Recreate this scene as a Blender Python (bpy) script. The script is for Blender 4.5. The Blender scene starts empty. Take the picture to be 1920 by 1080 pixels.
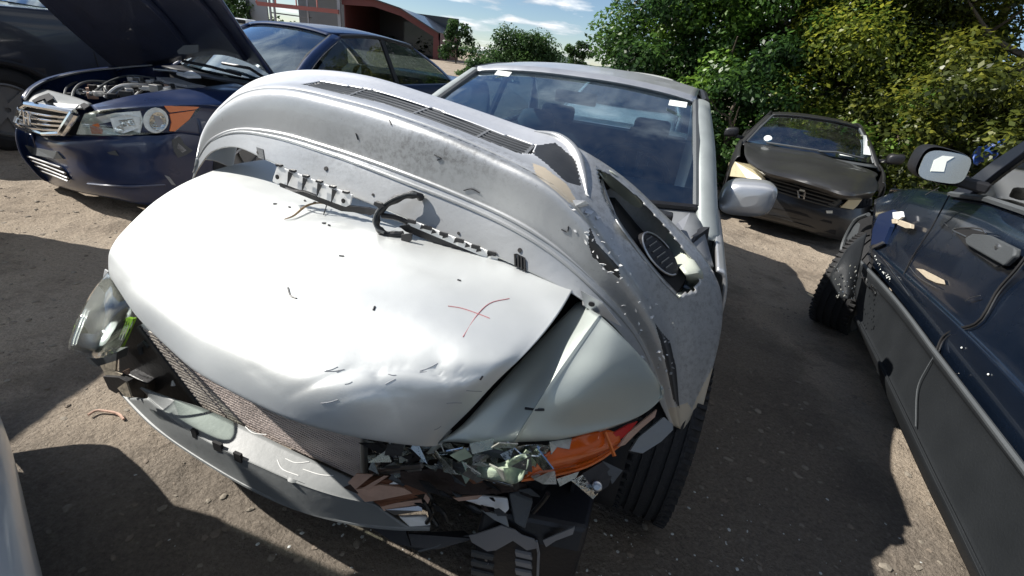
import bpy, bmesh, math, random
from mathutils import noise as mnoise
from mathutils import Vector, Matrix
from mathutils.geometry import tessellate_polygon
S = bpy.context.scene
C = S.collection
R = math.radians
rnd = random.Random(7)

# ------------------------------------------------------------------ camera
CAM_H, F_PX, PITCH, ROLL = 1.42, 845.0, R(27.0), R(7.5)
fwd = Vector((0, math.cos(PITCH), -math.sin(PITCH)))
rt = Vector((1, 0, 0)); up0 = rt.cross(fwd)
xi = math.cos(ROLL) * rt + math.sin(ROLL) * up0
yi = -math.sin(ROLL) * rt + math.cos(ROLL) * up0
EYE = Vector((0, 0, CAM_H))
cd = bpy.data.cameras.new('camera'); cam = bpy.data.objects.new('camera', cd); C.objects.link(cam)
cd.sensor_width = 36; cd.lens = F_PX / 1920 * 36; cd.clip_start = .05; cd.clip_end = 3000
M3 = Matrix((xi, yi, -fwd)).transposed()
cam.matrix_world = Matrix.Translation(EYE) @ M3.to_4x4()
S.camera = cam

# ------------------------------------------------------------------ light
SUN_EL, SUN_AZ = 42.0, 275.0        # compass style, clockwise from +Y: the sun stands to the left
wd = bpy.data.worlds.new('World'); S.world = wd; wd.use_nodes = True
nt = wd.node_tree; nt.nodes.clear()
def wn(t, **k):
    n = nt.nodes.new(t)
    for a, b in k.items(): setattr(n, a, b)
    return n
sky = wn('ShaderNodeTexSky'); sky.sky_type = 'NISHITA'; sky.sun_disc = False
sky.sun_elevation = R(SUN_EL); sky.sun_rotation = R(SUN_AZ); sky.air_density = .8; sky.dust_density = 0.0; sky.ozone_density = 3.0
tc = wn('ShaderNodeTexCoord')
sep = wn('ShaderNodeSeparateXYZ'); nt.links.new(tc.outputs['Generated'], sep.inputs[0])
mx = wn('ShaderNodeMath', operation='MAXIMUM'); mx.inputs[1].default_value = 0.0; nt.links.new(sep.outputs['Z'], mx.inputs[0])
ad = wn('ShaderNodeMath', operation='ADD'); ad.inputs[1].default_value = .12; nt.links.new(mx.outputs[0], ad.inputs[0])
dx = wn('ShaderNodeMath', operation='DIVIDE'); nt.links.new(sep.outputs['X'], dx.inputs[0]); nt.links.new(ad.outputs[0], dx.inputs[1])
dy = wn('ShaderNodeMath', operation='DIVIDE'); nt.links.new(sep.outputs['Y'], dy.inputs[0]); nt.links.new(ad.outputs[0], dy.inputs[1])
cb = wn('ShaderNodeCombineXYZ'); nt.links.new(dx.outputs[0], cb.inputs[0]); nt.links.new(dy.outputs[0], cb.inputs[1])
nz = wn('ShaderNodeTexNoise'); nz.inputs['Scale'].default_value = .85; nz.inputs['Detail'].default_value = 9; nz.inputs['Roughness'].default_value = .58
nt.links.new(cb.outputs[0], nz.inputs['Vector'])
cr = wn('ShaderNodeValToRGB'); cr.color_ramp.elements[0].position = .49; cr.color_ramp.elements[1].position = .61
nt.links.new(nz.outputs['Fac'], cr.inputs[0])
nz2 = wn('ShaderNodeTexNoise'); nz2.inputs['Scale'].default_value = 1.7; nz2.inputs['Detail'].default_value = 6
nt.links.new(cb.outputs[0], nz2.inputs['Vector'])
cc = wn('ShaderNodeValToRGB'); cc.color_ramp.elements[0].position = .35; cc.color_ramp.elements[1].position = .68
cc.color_ramp.elements[0].color = (3.4, 3.9, 4.6, 1); cc.color_ramp.elements[1].color = (11.0, 11.3, 11.6, 1)
nt.links.new(nz2.outputs['Fac'], cc.inputs[0])
mxc = wn('ShaderNodeMix', data_type='RGBA'); nt.links.new(cr.outputs[0], mxc.inputs[0]); nt.links.new(sky.outputs[0], mxc.inputs[6]); nt.links.new(cc.outputs[0], mxc.inputs[7])
bg = wn('ShaderNodeBackground'); bg.inputs['Strength'].default_value = .064
nt.links.new(mxc.outputs[2], bg.inputs['Color'])
wo = wn('ShaderNodeOutputWorld'); nt.links.new(bg.outputs[0], wo.inputs['Surface'])
sl = bpy.data.lights.new('sun', 'SUN'); sl.energy = 5.0; sl.angle = R(.5); sl.color = (1, .955, .89)
so = bpy.data.objects.new('sun', sl); C.objects.link(so)
az = R(SUN_AZ); el = R(SUN_EL)
SUNV = Vector((math.sin(az) * math.cos(el), math.cos(az) * math.cos(el), math.sin(el)))
so.rotation_euler = (-SUNV).to_track_quat('-Z', 'Y').to_euler(); so.location = (-8, 0, 12)
S.view_settings.view_transform = 'Standard'; S.view_settings.look = 'None'
S.view_settings.exposure = 0.78; S.view_settings.gamma = 1; S.view_settings.use_curve_mapping = False
S.cycles.max_bounces = 8; S.cycles.transparent_max_bounces = 12

# ------------------------------------------------------------------ where a sight line meets a known surface of a car
def ray(x, y):
    return (fwd * F_PX + xi * (x - 960) + yi * (540 - y)).normalized()
def px_of(p):
    v = Vector(p) - EYE; z = v.dot(fwd)
    return 960 + F_PX * v.dot(xi) / z, 540 - F_PX * v.dot(yi) / z
class Frame:
    """a car's own axes: u across (towards the photo's right), v towards its rear, z up"""
    def __init__(s, x, y, yaw, z=0.0):
        a = R(yaw); s.O = Vector((x, y, z)); s.yaw = a
        s.U = Vector((math.cos(a), -math.sin(a), 0)); s.V = Vector((math.sin(a), math.cos(a), 0)); s.Z = Vector((0, 0, 1))
    def w(s, u, v, z): return s.O + s.U * u + s.V * v + s.Z * z
    def loc(s, p):
        q = Vector(p) - s.O; return Vector((q.dot(s.U), q.dot(s.V), q.z))
    def pl(s, x, y, axis, val):
        d = ray(x, y); t = (val - (EYE - s.O).dot(axis)) / d.dot(axis); return EYE + d * t
    def v(s, x, y, v): return s.pl(x, y, s.V, v)
    def u(s, x, y, u): return s.pl(x, y, s.U, u)
    def z(s, x, y, z): return s.pl(x, y, s.Z, z)
    def wall(s, x, y, plan, off=0.0):
        """first upright wall of the given plan outline [(u,v)...] met by the sight line"""
        d = ray(x, y); o = s.loc(EYE); dl = Vector((d.dot(s.U), d.dot(s.V), d.z)); best = None
        n = len(plan)
        for i in range(n - 1):
            (u0, v0), (u1, v1) = plan[i], plan[i + 1]; v0 += off; v1 += off
            eu, ev = u1 - u0, v1 - v0; den = dl.x * ev - dl.y * eu
            if abs(den) < 1e-9: continue
            t = ((u0 - o.x) * ev - (v0 - o.y) * eu) / den
            k = ((u0 - o.x) * dl.y - (v0 - o.y) * dl.x) / den
            lo = -9 if i == 0 else -1e-6; hi = 9 if i == n - 2 else 1 + 1e-6
            if t > 0 and lo <= k <= hi and (best is None or t < best): best = t
        if best is None:        # the sight line just misses the outline: take its nearest corner
            k = 1e9
            for (u0, v0) in plan:
                v0 += off; t = ((u0 - o.x) * dl.x + (v0 - o.y) * dl.y) / (dl.x ** 2 + dl.y ** 2); e = math.hypot(o.x + dl.x * t - u0, o.y + dl.y * t - v0)
                if t > 0 and e < k: k, best = e, t
        return EYE + d * best

# ------------------------------------------------------------------ materials
def mat(name, col, rough=.5, metal=0.0, coat=0.0, spec=None, bump=0.0, bscale=60.0, var=0.0, vscale=6.0, dirt=0.0, dirtcol=(.12, .09, .06), dscale=9.0, coatr=.06, build=None, trans=0, emit=None):
    m = bpy.data.materials.new(name); m.use_nodes = True; n = m.node_tree; b = n.nodes['Principled BSDF']
    b.inputs['Base Color'].default_value = (*col, 1); b.inputs['Roughness'].default_value = rough; b.inputs['Metallic'].default_value = metal
    b.inputs['Coat Weight'].default_value = coat; b.inputs['Coat Roughness'].default_value = coatr
    if spec is not None: b.inputs['Specular IOR Level'].default_value = spec
    tcn = n.nodes.new('ShaderNodeTexCoord')
    src = None
    if var:
        t = n.nodes.new('ShaderNodeTexNoise'); t.inputs['Scale'].default_value = vscale; t.inputs['Detail'].default_value = 6
        n.links.new(tcn.outputs['Object'], t.inputs['Vector'])
        h = n.nodes.new('ShaderNodeMix'); h.data_type = 'RGBA'; n.links.new(t.outputs['Fac'], h.inputs[0])
        h.inputs[6].default_value = (*[c * (1 - var) for c in col], 1); h.inputs[7].default_value = (*[min(1, c * (1 + var)) for c in col], 1)
        src = h.outputs[2]; n.links.new(src, b.inputs['Base Color'])
        rr = n.nodes.new('ShaderNodeMapRange'); rr.inputs['To Min'].default_value = max(.02, rough - .1); rr.inputs['To Max'].default_value = min(1, rough + .12)
        n.links.new(t.outputs['Fac'], rr.inputs[0]); n.links.new(rr.outputs[0], b.inputs['Roughness'])
    if dirt:
        t = n.nodes.new('ShaderNodeTexNoise'); t.inputs['Scale'].default_value = dscale; t.inputs['Detail'].default_value = 10; t.inputs['Roughness'].default_value = .7
        n.links.new(tcn.outputs['Object'], t.inputs['Vector'])
        rp = n.nodes.new('ShaderNodeValToRGB'); rp.color_ramp.elements[0].position = 1 - .5 * dirt - .12; rp.color_ramp.elements[1].position = 1 - .5 * dirt + .16
        rp.color_ramp.elements[1].color = (min(1, dirt + .2),) * 3 + (1,)
        n.links.new(t.outputs['Fac'], rp.inputs[0])
        h = n.nodes.new('ShaderNodeMix'); h.data_type = 'RGBA'; n.links.new(rp.outputs[0], h.inputs[0])
        if src: n.links.new(src, h.inputs[6])
        else: h.inputs[6].default_value = (*col, 1)
        h.inputs[7].default_value = (*dirtcol, 1); src = h.outputs[2]; n.links.new(src, b.inputs['Base Color'])
    if bump:
        t = n.nodes.new('ShaderNodeTexNoise'); t.inputs['Scale'].default_value = bscale; t.inputs['Detail'].default_value = 5
        n.links.new(tcn.outputs['Object'], t.inputs['Vector'])
        bp = n.nodes.new('ShaderNodeBump'); bp.inputs['Strength'].default_value = bump; bp.inputs['Distance'].default_value = .02
        n.links.new(t.outputs['Fac'], bp.inputs['Height']); n.links.new(bp.outputs[0], b.inputs['Normal'])
    if emit: b.inputs['Emission Color'].default_value = (*emit[0], 1); b.inputs['Emission Strength'].default_value = emit[1]
    return m
def glass(name, tint, ior=1.5, rough=.02, clear=1.0, dirt=0.0, refl=(1, 1, 1), add=.02):
    """thin pane: tinted see-through with a Fresnel reflection and some dust"""
    m = bpy.data.materials.new(name); m.use_nodes = True; n = m.node_tree; n.nodes.clear()
    tr = n.nodes.new('ShaderNodeBsdfTransparent'); tr.inputs[0].default_value = (*tint, 1)
    gl = n.nodes.new('ShaderNodeBsdfGlossy'); gl.inputs['Roughness'].default_value = rough; gl.inputs['Color'].default_value = (*refl, 1)
    fr = n.nodes.new('ShaderNodeFresnel'); fr.inputs[0].default_value = ior
    mu = n.nodes.new('ShaderNodeMath'); mu.operation = 'MULTIPLY_ADD'; mu.inputs[1].default_value = 1.6; mu.inputs[2].default_value = add; mu.use_clamp = True
    n.links.new(fr.outputs[0], mu.inputs[0])
    mi = n.nodes.new('ShaderNodeMixShader'); n.links.new(mu.outputs[0], mi.inputs[0]); n.links.new(tr.outputs[0], mi.inputs[1]); n.links.new(gl.outputs[0], mi.inputs[2])
    last = mi
    if dirt:
        df = n.nodes.new('ShaderNodeBsdfDiffuse'); df.inputs[0].default_value = (.52, .52, .47, 1)
        t = n.nodes.new('ShaderNodeTexNoise'); t.inputs['Scale'].default_value = 7; t.inputs['Detail'].default_value = 9; t.inputs['Roughness'].default_value = .7
        tcn = n.nodes.new('ShaderNodeTexCoord'); n.links.new(tcn.outputs['Object'], t.inputs['Vector'])
        mr = n.nodes.new('ShaderNodeMapRange'); mr.inputs['From Min'].default_value = .35; mr.inputs['From Max'].default_value = .8; mr.inputs['To Max'].default_value = dirt
        n.links.new(t.outputs['Fac'], mr.inputs[0])
        m2 = n.nodes.new('ShaderNodeMixShader'); n.links.new(mr.outputs[0], m2.inputs[0]); n.links.new(mi.outputs[0], m2.inputs[1]); n.links.new(df.outputs[0], m2.inputs[2]); last = m2
    o = n.nodes.new('ShaderNodeOutputMaterial'); n.links.new(last.outputs[0], o.inputs[0])
    return m
M = dict(
    silver=mat('silver_paint', (.60, .61, .62), .36, .72, .35, bump=.05, bscale=14, var=.05, vscale=11, dirt=.22, dirtcol=(.30, .27, .22), dscale=38),
    silver_hood=mat('weathered_silver_paint', (.65, .67, .66), .47, .62, .10, bump=.05, bscale=16, var=.06, vscale=5, dirt=.22, dirtcol=(.36, .34, .31), dscale=34, coatr=.3),
    navy=mat('navy_paint', (.006, .017, .060), .30, .0, .5, var=.12, vscale=4, dirt=.12, dirtcol=(.05, .06, .08), dscale=20),
    deepblue=mat('dark_blue_paint', (.004, .008, .017), .25, .0, .9, var=.25, vscale=6, dirt=.25, dirtcol=(.035, .04, .045), dscale=14),
    blackpaint=mat('black_paint', (.010, .013, .022), .4, .1, .5, var=.2, dirt=.2, dirtcol=(.03, .03, .03)),
    hatch=mat('faded_black_paint', (.022, .022, .023), .45, .1, .3, var=.2, vscale=3, dirt=.3, dirtcol=(.07, .06, .05), dscale=12),
    white=mat('white_paint', (.72, .74, .74), .35, 0, .5, var=.04, dirt=.15),
    paleblue=mat('pale_blue_paint', (.50, .58, .66), .35, .3, .6, var=.04, bump=.02, bscale=8),
    rubber=mat('tyre_rubber', (.018, .018, .019), .85, bump=.3, bscale=120, dirt=.5, dirtcol=(.10, .085, .07), dscale=40),
    plastic=mat('black_plastic', (.012, .012, .014), .45, bump=.08, bscale=90, var=.3, dirt=.2, dirtcol=(.06, .05, .045)),
    trim=mat('grey_plastic_trim', (.06, .066, .07), .55, bump=.15, bscale=160, var=.15, dirt=.3, dirtcol=(.11, .10, .09), dscale=18),
    cladding=mat('charcoal_cladding', (.013, .015, .017), .6, spec=.3, bump=.12, bscale=120, var=.2, dirt=.3, dirtcol=(.04, .038, .035), dscale=10),
    greyplastic=mat('grey_moulded_plastic', (.19, .20, .20), .5, bump=.05, bscale=40, var=.12, dirt=.3, dirtcol=(.10, .09, .08), dscale=16),
    slats=mat('dusty_black_plastic', (.13, .135, .14), .38, var=.3, dirt=.35, dirtcol=(.16, .16, .16), dscale=22),
    whiteplastic=mat('white_plastic', (.80, .80, .78), .45, var=.05, dirt=.12, dscale=30),
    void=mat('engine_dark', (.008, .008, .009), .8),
    chrome=mat('chrome', (.78, .79, .80), .12, 1.0, bump=.02, bscale=20),
    alloy=mat('cast_aluminium', (.42, .42, .41), .42, .9, var=.2, dirt=.35, dscale=20),
    steel=mat('bare_steel', (.45, .45, .45), .35, 1.0, var=.2),
    rust=mat('rusty_steel', (.20, .085, .045), .75, .15, bump=.4, bscale=45, var=.35, vscale=14, dirt=.45, dirtcol=(.03, .022, .02), dscale=16),
    rustpale=mat('flaking_primer', (.42, .27, .20), .7, bump=.3, bscale=40, var=.3, vscale=20, dirt=.4, dirtcol=(.16, .06, .03), dscale=25),
    fins=mat('radiator_fins', (.56, .48, .44), .55, .2, bump=.3, bscale=150, var=.35, vscale=9, dirt=.2, dscale=14),
    amber=None, lens=None, lime=mat('lime_reflection', (.30, .55, .02), .35, 0, .6),
    orange=mat('orange_band', (.65, .16, .03), .35, 0, .7, var=.15, vscale=20),
    red=mat('red_reflector', (.45, .012, .01), .25, 0, .8),
    rustdark=mat('scorched_rusty_steel', (.035, .022, .017), .8, .1, bump=.5, bscale=40, var=.5, vscale=14, dirt=.3, dirtcol=(.14, .06, .03), dscale=14),
    lampsilver=mat('lamp_bowl', (.72, .76, .74), .25, .12, .4, bump=.25, bscale=26, var=.2, vscale=18),
    greenfoil=mat('greenish_mirror_plastic', (.42, .50, .38), .2, .25, bump=.5, bscale=18, var=.3, vscale=16),
    foil=mat('reflector_chrome', (.62, .65, .64), .10, 1.0, bump=.35, bscale=22),
    hazy=mat('yellowed_lens', (.62, .56, .38), .3, 0, .6, var=.15, vscale=14),
    bareplastic=mat('bare_beige_plastic', (.42, .36, .27), .7, bump=.2, bscale=50, var=.2, vscale=18),
    seat=mat('grey_seat_fabric', (.14, .15, .16), .9, bump=.15, bscale=150, var=.15),
    seatdark=mat('dark_seat_fabric', (.02, .022, .026), .85, bump=.15, bscale=150),
    dash=mat('dashboard_plastic', (.045, .055, .065), .6, var=.15, dirt=.25, dirtcol=(.12, .12, .12)),
    paper=mat('white_sticker', (.75, .78, .74), .6),
    leafdry=mat('dry_leaf', (.30, .20, .10), .8, var=.3, vscale=60),
    redpaint=mat('red_marker_paint', (.42, .16, .17), .6),
    hose=mat('black_rubber_hose', (.012, .012, .013), .38, bump=.1, bscale=90),
    redmetal=mat('maroon_sheet_metal', (.13, .038, .034), .55, .2, var=.2, vscale=1.5, dirt=.2),
    beam=mat('faded_red_steel', (.30, .10, .085), .6, var=.2),
    greymetal=mat('galvanised_sheet', (.30, .31, .33), .5, .5, var=.15, vscale=1),
    bark=mat('bark', (.09, .07, .05), .9, bump=.6, bscale=30, var=.35, vscale=9),
    blueplastic=mat('blue_plastic_sheet', (.02, .06, .24), .4, bump=.4, bscale=20, var=.4, vscale=8),
    mirror=mat('mirror_glass', (.62, .66, .62), .16, .75, dirt=.4, dirtcol=(.55, .55, .5), dscale=22),
    silverwheel=mat('dull_wheel_paint', (.28, .28, .28), .5, .7, dirt=.35),
    shaded_silver=mat('shaded_silver_paint', (.34, .37, .36), .5, .4, .1, var=.15, vscale=14, dirt=.35, dirtcol=(.20, .20, .18), dscale=24),  # silver greyed on the front pillars to paint their shade, plus some dirt
    cowlgrey=mat('grey_cowl_paint', (.24, .25, .26), .5, .3, var=.1, dirt=.3, dirtcol=(.12, .10, .08), dscale=22),
    pocket=mat('lit_pocket_paint', (.50, .53, .45), .35, .25, .3, var=.1, vscale=10, dirt=.2, dscale=30),  # bumper silver lightened and greened for the light on the pocket wall
    fenderpaint=mat('shaded_fender_paint', (.44, .48, .45), .46, .55, .15, bump=.05, bscale=16, var=.06, vscale=5, dirt=.3, dirtcol=(.62, .64, .62), dscale=60),  # hood silver darkened and greened, painting the fender's dim light and green reflection
    copper=mat('copper_wire', (.36, .16, .08), .5, .6),
)
M['amber'] = mat('amber_lens', (.80, .13, .008), .12, 0, .8, var=.3, vscale=14)
M['amber'].node_tree.nodes['Principled BSDF'].inputs['Transmission Weight'].default_value = .35
M['glass'] = glass('windscreen_glass', (.42, .60, .72), dirt=.04, refl=(.76, .90, 1.0), add=.15)
M['sideglass'] = glass('side_window_glass', (.38, .46, .47), dirt=.05)
M['lens'] = glass('clear_lens', (.92, .95, .93), ior=1.3, rough=.05, dirt=.16)
M['shard'] = glass('broken_lens_plastic', (.74, .80, .72), rough=.10, dirt=1.0)

# ------------------------------------------------------------------ mesh helpers
class MB:
    def __init__(s): s.v = []; s.f = []
    def add(s, vs, fs):
        o = len(s.v); s.v += [Vector(p) for p in vs]; s.f += [tuple(i + o for i in f) for f in fs]; return s
    def box(s, c, sx, sy, sz, ax=None):
        ax = ax or (Vector((1, 0, 0)), Vector((0, 1, 0)), Vector((0, 0, 1))); c = Vector(c)
        p = [c + ax[0] * (sx * a / 2) + ax[1] * (sy * b / 2) + ax[2] * (sz * d / 2) for d in (-1, 1) for a, b in ((-1, -1), (1, -1), (1, 1), (-1, 1))]
        return s.add(p, [(3, 2, 1, 0), (4, 5, 6, 7), (0, 1, 5, 4), (1, 2, 6, 5), (2, 3, 7, 6), (3, 0, 4, 7)])
    def bar(s, a, b, w, h, upv=(0, 0, 1)):
        a, b = Vector(a), Vector(b); d = (b - a); L = d.length; d.normalize(); upv = Vector(upv)
        x = d.cross(upv); x = x.normalized() if x.length > 1e-5 else d.orthogonal().normalized(); y = x.cross(d)
        return s.box((a + b) / 2, w, L, h, (x, d, y))
    def tube(s, pts, r, n=8, caps=True, r2=None):
        pts = [Vector(p) for p in pts]; m = len(pts); rings = []; ref = None
        for i, p in enumerate(pts):
            t = (pts[min(i + 1, m - 1)] - pts[max(i - 1, 0)]).normalized()
            if ref is None: ref = t.orthogonal().normalized()
            ref = (ref - t * ref.dot(t)); ref = ref.normalized() if ref.length > 1e-6 else t.orthogonal().normalized()
            bi = t.cross(ref); k = i / max(1, m - 1)
            rr = r[i] if isinstance(r, (list, tuple)) else (r if r2 is None else r + (r2 - r) * k)
            rings.append([p + (ref * math.cos(6.28318 * j / n) + bi * math.sin(6.28318 * j / n)) * rr for j in range(n)])
        vs = [q for rg in rings for q in rg]; fs = [(i * n + j, i * n + (j + 1) % n, (i + 1) * n + (j + 1) % n, (i + 1) * n + j) for i in range(m - 1) for j in range(n)]
        if caps: fs += [tuple(range(n - 1, -1, -1)), tuple((m - 1) * n + j for j in range(n))]
        return s.add(vs, fs)
    def lathe(s, c, ax, prof, n=32):
        """prof: (distance along the axis, radius)"""
        c = Vector(c); ax = Vector(ax).normalized(); e = ax.orthogonal().normalized(); g = ax.cross(e); m = len(prof)
        vs = [c + ax * a + (e * math.cos(6.28318 * j / n) + g * math.sin(6.28318 * j / n)) * r for a, r in prof for j in range(n)]
        return s.add(vs, [(i * n + j, i * n + (j + 1) % n, (i + 1) * n + (j + 1) % n, (i + 1) * n + j) for i in range(m - 1) for j in range(n)])
    def poly(s, pts, th=.004, nrm=None):
        """flat-ish outline with thickness th behind it (away from nrm, by default away from the viewer's side)"""
        pts = [Vector(p) for p in pts]; n = len(pts)
        nn = Vector((0, 0, 0)); c = sum(pts, Vector()) / n
        for i in range(n): nn += (pts[i] - c).cross(pts[(i + 1) % n] - c)
        nn = nn.normalized() if nn.length > 1e-9 else Vector((0, 0, 1))
        if nn.dot(Vector(nrm) if nrm else (EYE - c)) < 0: nn = -nn; pts.reverse()
        tri = tessellate_polygon([pts]); back = [p - nn * th for p in pts]
        fs = []
        for t in tri:
            a, b, d = t
            if (pts[b] - pts[a]).cross(pts[d] - pts[a]).dot(nn) < 0: b, d = d, b
            fs += [(a, b, d), (a + n, d + n, b + n)]
        fs += [((i + 1) % n, i, i + n, (i + 1) % n + n) for i in range(n)]
        return s.add(pts + back, fs)
    def build(s, name, m, parent=None, smooth=False, thick=0, bevel=0, angle=40):
        me = bpy.data.meshes.new(name); o = bpy.data.objects.new(name, me); C.objects.link(o)
        off = Vector(parent_loc(parent)) if parent else Vector((0, 0, 0))
        me.from_pydata([tuple(p - off) for p in s.v], [], s.f); me.validate(); me.update()
        me.materials.append(M[m] if isinstance(m, str) else m)
        if parent: o.parent = parent
        if smooth:
            me.polygons.foreach_set('use_smooth', [True] * len(me.polygons))
            me.set_sharp_from_angle(angle=R(angle))
        if thick:
            k = o.modifiers.new('thickness', 'SOLIDIFY'); k.thickness = thick; k.offset = -1
        if bevel:
            k = o.modifiers.new('bevel', 'BEVEL'); k.width = bevel; k.segments = 2; k.limit_method = 'ANGLE'
        return o
def parent_loc(p):
    l = Vector(p.location)
    while p.parent: p = p.parent; l += Vector(p.location)
    return l
def cr_pt(p0, p1, p2, p3, t):
    return .5 * ((2 * p1) + (p2 - p0) * t + (2 * p0 - 5 * p1 + 4 * p2 - p3) * t * t + (3 * p1 - p0 - 3 * p2 + p3) * t ** 3)
def curve(pts, n):
    """Catmull-Rom through pts, n samples evenly spread over the control index"""
    pts = [Vector(p) for p in pts]; m = len(pts); out = []
    for i in range(n):
        x = i * (m - 1) / (n - 1); k = min(int(x), m - 2); t = x - k
        a = pts[k - 1] if k > 0 else 2 * pts[0] - pts[1]; d = pts[k + 2] if k + 2 < m else 2 * pts[-1] - pts[-2]
        out.append(cr_pt(a, pts[k], pts[k + 1], d, t))
    return out
def grid(rows, nu, nv):
    """surface through rows of control points -> list of nv rows with nu points"""
    rr = [curve(r, nu) for r in rows]; cols = [curve([r[j] for r in rr], nv) for j in range(nu)]
    return [[cols[j][i] for j in range(nu)] for i in range(nv)]
def grid_mb(g, keep=None, flip=False):
    m = MB(); nv, nu = len(g), len(g[0]); vs = [p for r in g for p in r]; fs = []
    for i in range(nv - 1):
        for j in range(nu - 1):
            if keep and not keep(i, j, (g[i][j] + g[i + 1][j + 1]) / 2): continue
            f = (i * nu + j, i * nu + j + 1, (i + 1) * nu + j + 1, (i + 1) * nu + j)
            fs.append(f[::-1] if flip else f)
    # turn the faces towards the viewer's side
    s = 0
    for f in fs[::7]:
        a, b, d = vs[f[0]], vs[f[1]], vs[f[2]]; s += (b - a).cross(d - a).dot(EYE - a)
    if s < 0: fs = [f[::-1] for f in fs]
    return m.add(vs, fs)
def patch(rows, nu, nv, name, m, parent, thick=.003, keep=None):
    return grid_mb(grid(rows, nu, nv), keep).build(name, m, parent, smooth=True, thick=thick)
def inside(poly, x, y):
    r = False; n = len(poly)
    for i in range(n):
        (x0, y0), (x1, y1) = poly[i], poly[(i + 1) % n]
        if (y0 > y) != (y1 > y) and x < (x1 - x0) * (y - y0) / (y1 - y0) + x0: r = not r
    return r
def thing(name, label, cat, loc, group=None):
    o = bpy.data.objects.new(name, None); C.objects.link(o); o.location = loc; o.empty_display_size = .2
    o['label'] = label; o['category'] = cat
    if group: o['group'] = group
    return o
def tag(o, label, cat, group=None):
    o['label'] = label; o['category'] = cat
    if group: o['group'] = group
    return o
def origin(o, p):
    """move a top-level mesh's origin to p without moving the mesh"""
    o.data.transform(Matrix.Translation(-Vector(p))); o.location = p; return o
def wheel(root, c, ax, rad, wid, rim='silverwheel', grooves=True, spokes=5, fine=True):
    """tyre lathe with tread blocks, rim with spokes; ax points outwards"""
    h = wid / 2; n = 48
    prof = [(-h * .7, rad * .62), (-h, rad * .72), (-h, rad * .88), (-h * .86, rad * .965), (-h * .7, rad)]
    gx = [-.52, -.2, .2, .52]
    for g in gx: prof += [(h * (g - .07), rad), (h * (g - .06), rad - .009), (h * (g + .06), rad - .009), (h * (g + .07), rad)]
    prof += [(h * .7, rad), (h * .86, rad * .965), (h, rad * .88), (h, rad * .72), (h * .7, rad * .62)]
    w = root
    t = MB().lathe(c, ax, prof, n)
    ax = Vector(ax).normalized(); e = ax.orthogonal().normalized(); g2 = ax.cross(e); c = Vector(c)
    if fine:
        for j in range(56):   # shoulder blocks
            a = 6.28318 * j / 56; d = e * math.cos(a) + g2 * math.sin(a); tg = ax.cross(d)
            for s_ in (-1, 1):
                t.box(c + d * (rad - .004) + ax * (s_ * h * .80), h * .30, .012, .016, (ax, tg, d))
    ty = t.build('tyre', 'rubber', w, smooth=True, angle=30)
    r = MB().lathe(c, ax, [(-h * .6, rad * .60), (h * .75, rad * .64), (h * .8, rad * .60), (h * .4, rad * .55), (h * .3, rad * .05), (h * .3, 0)], 32)
    for k in range(spokes):
        a = 6.28318 * k / spokes; d = e * math.cos(a) + g2 * math.sin(a)
        r.bar(c + ax * h * .5 + d * rad * .06, c + ax * h * .62 + d * rad * .58, rad * .17, .02, ax)
    r.build('rim', rim, w, smooth=True, angle=35)
    return ty
# ================================================================== cabin and flank of any car, in its own axes
def flank(F, root, paint, st, side, arches, name='body_side', zc=None):
    """one side sheet: st = (v, half width, z bottom, z shoulder); arches = (v, radius) cut out of it"""
    rows = []
    for k in range(7):
        r = []
        for (v, w, zb, zs) in st:
            p = [(.93 * w, zb), (.985 * w, zb + .04), (1.0 * w, zb + .2), (1.0 * w, zb + (zs - zb) * .55), (.992 * w, zb + (zs - zb) * .82), (.965 * w, zs - .02), (.93 * w, zs)][k]
            r.append(F.w(side * p[0], v, p[1]))
        rows.append(r)
    nu, nv = 90, 26; g = grid(rows, nu, nv); cut = []
    def keep(i, j, c):
        l = F.loc(c)
        return not any((l.y - a) ** 2 + (l.z - .31) ** 2 < rad * rad for a, rad in arches)
    for a, rad in arches:      # pull the cut edge onto the arch circle
        for row in g:
            for p in row:
                l = F.loc(p); d = math.hypot(l.y - a, l.z - .31)
                if abs(d - rad) < .045 and d > 1e-6:
                    l.y = a + (l.y - a) * rad / d; l.z = .31 + (l.z - .31) * rad / d; p[:] = F.w(*l)
    mb = grid_mb(g, keep, flip=side < 0)
    return mb.build(name, paint, root, smooth=True, thick=.012)
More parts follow.
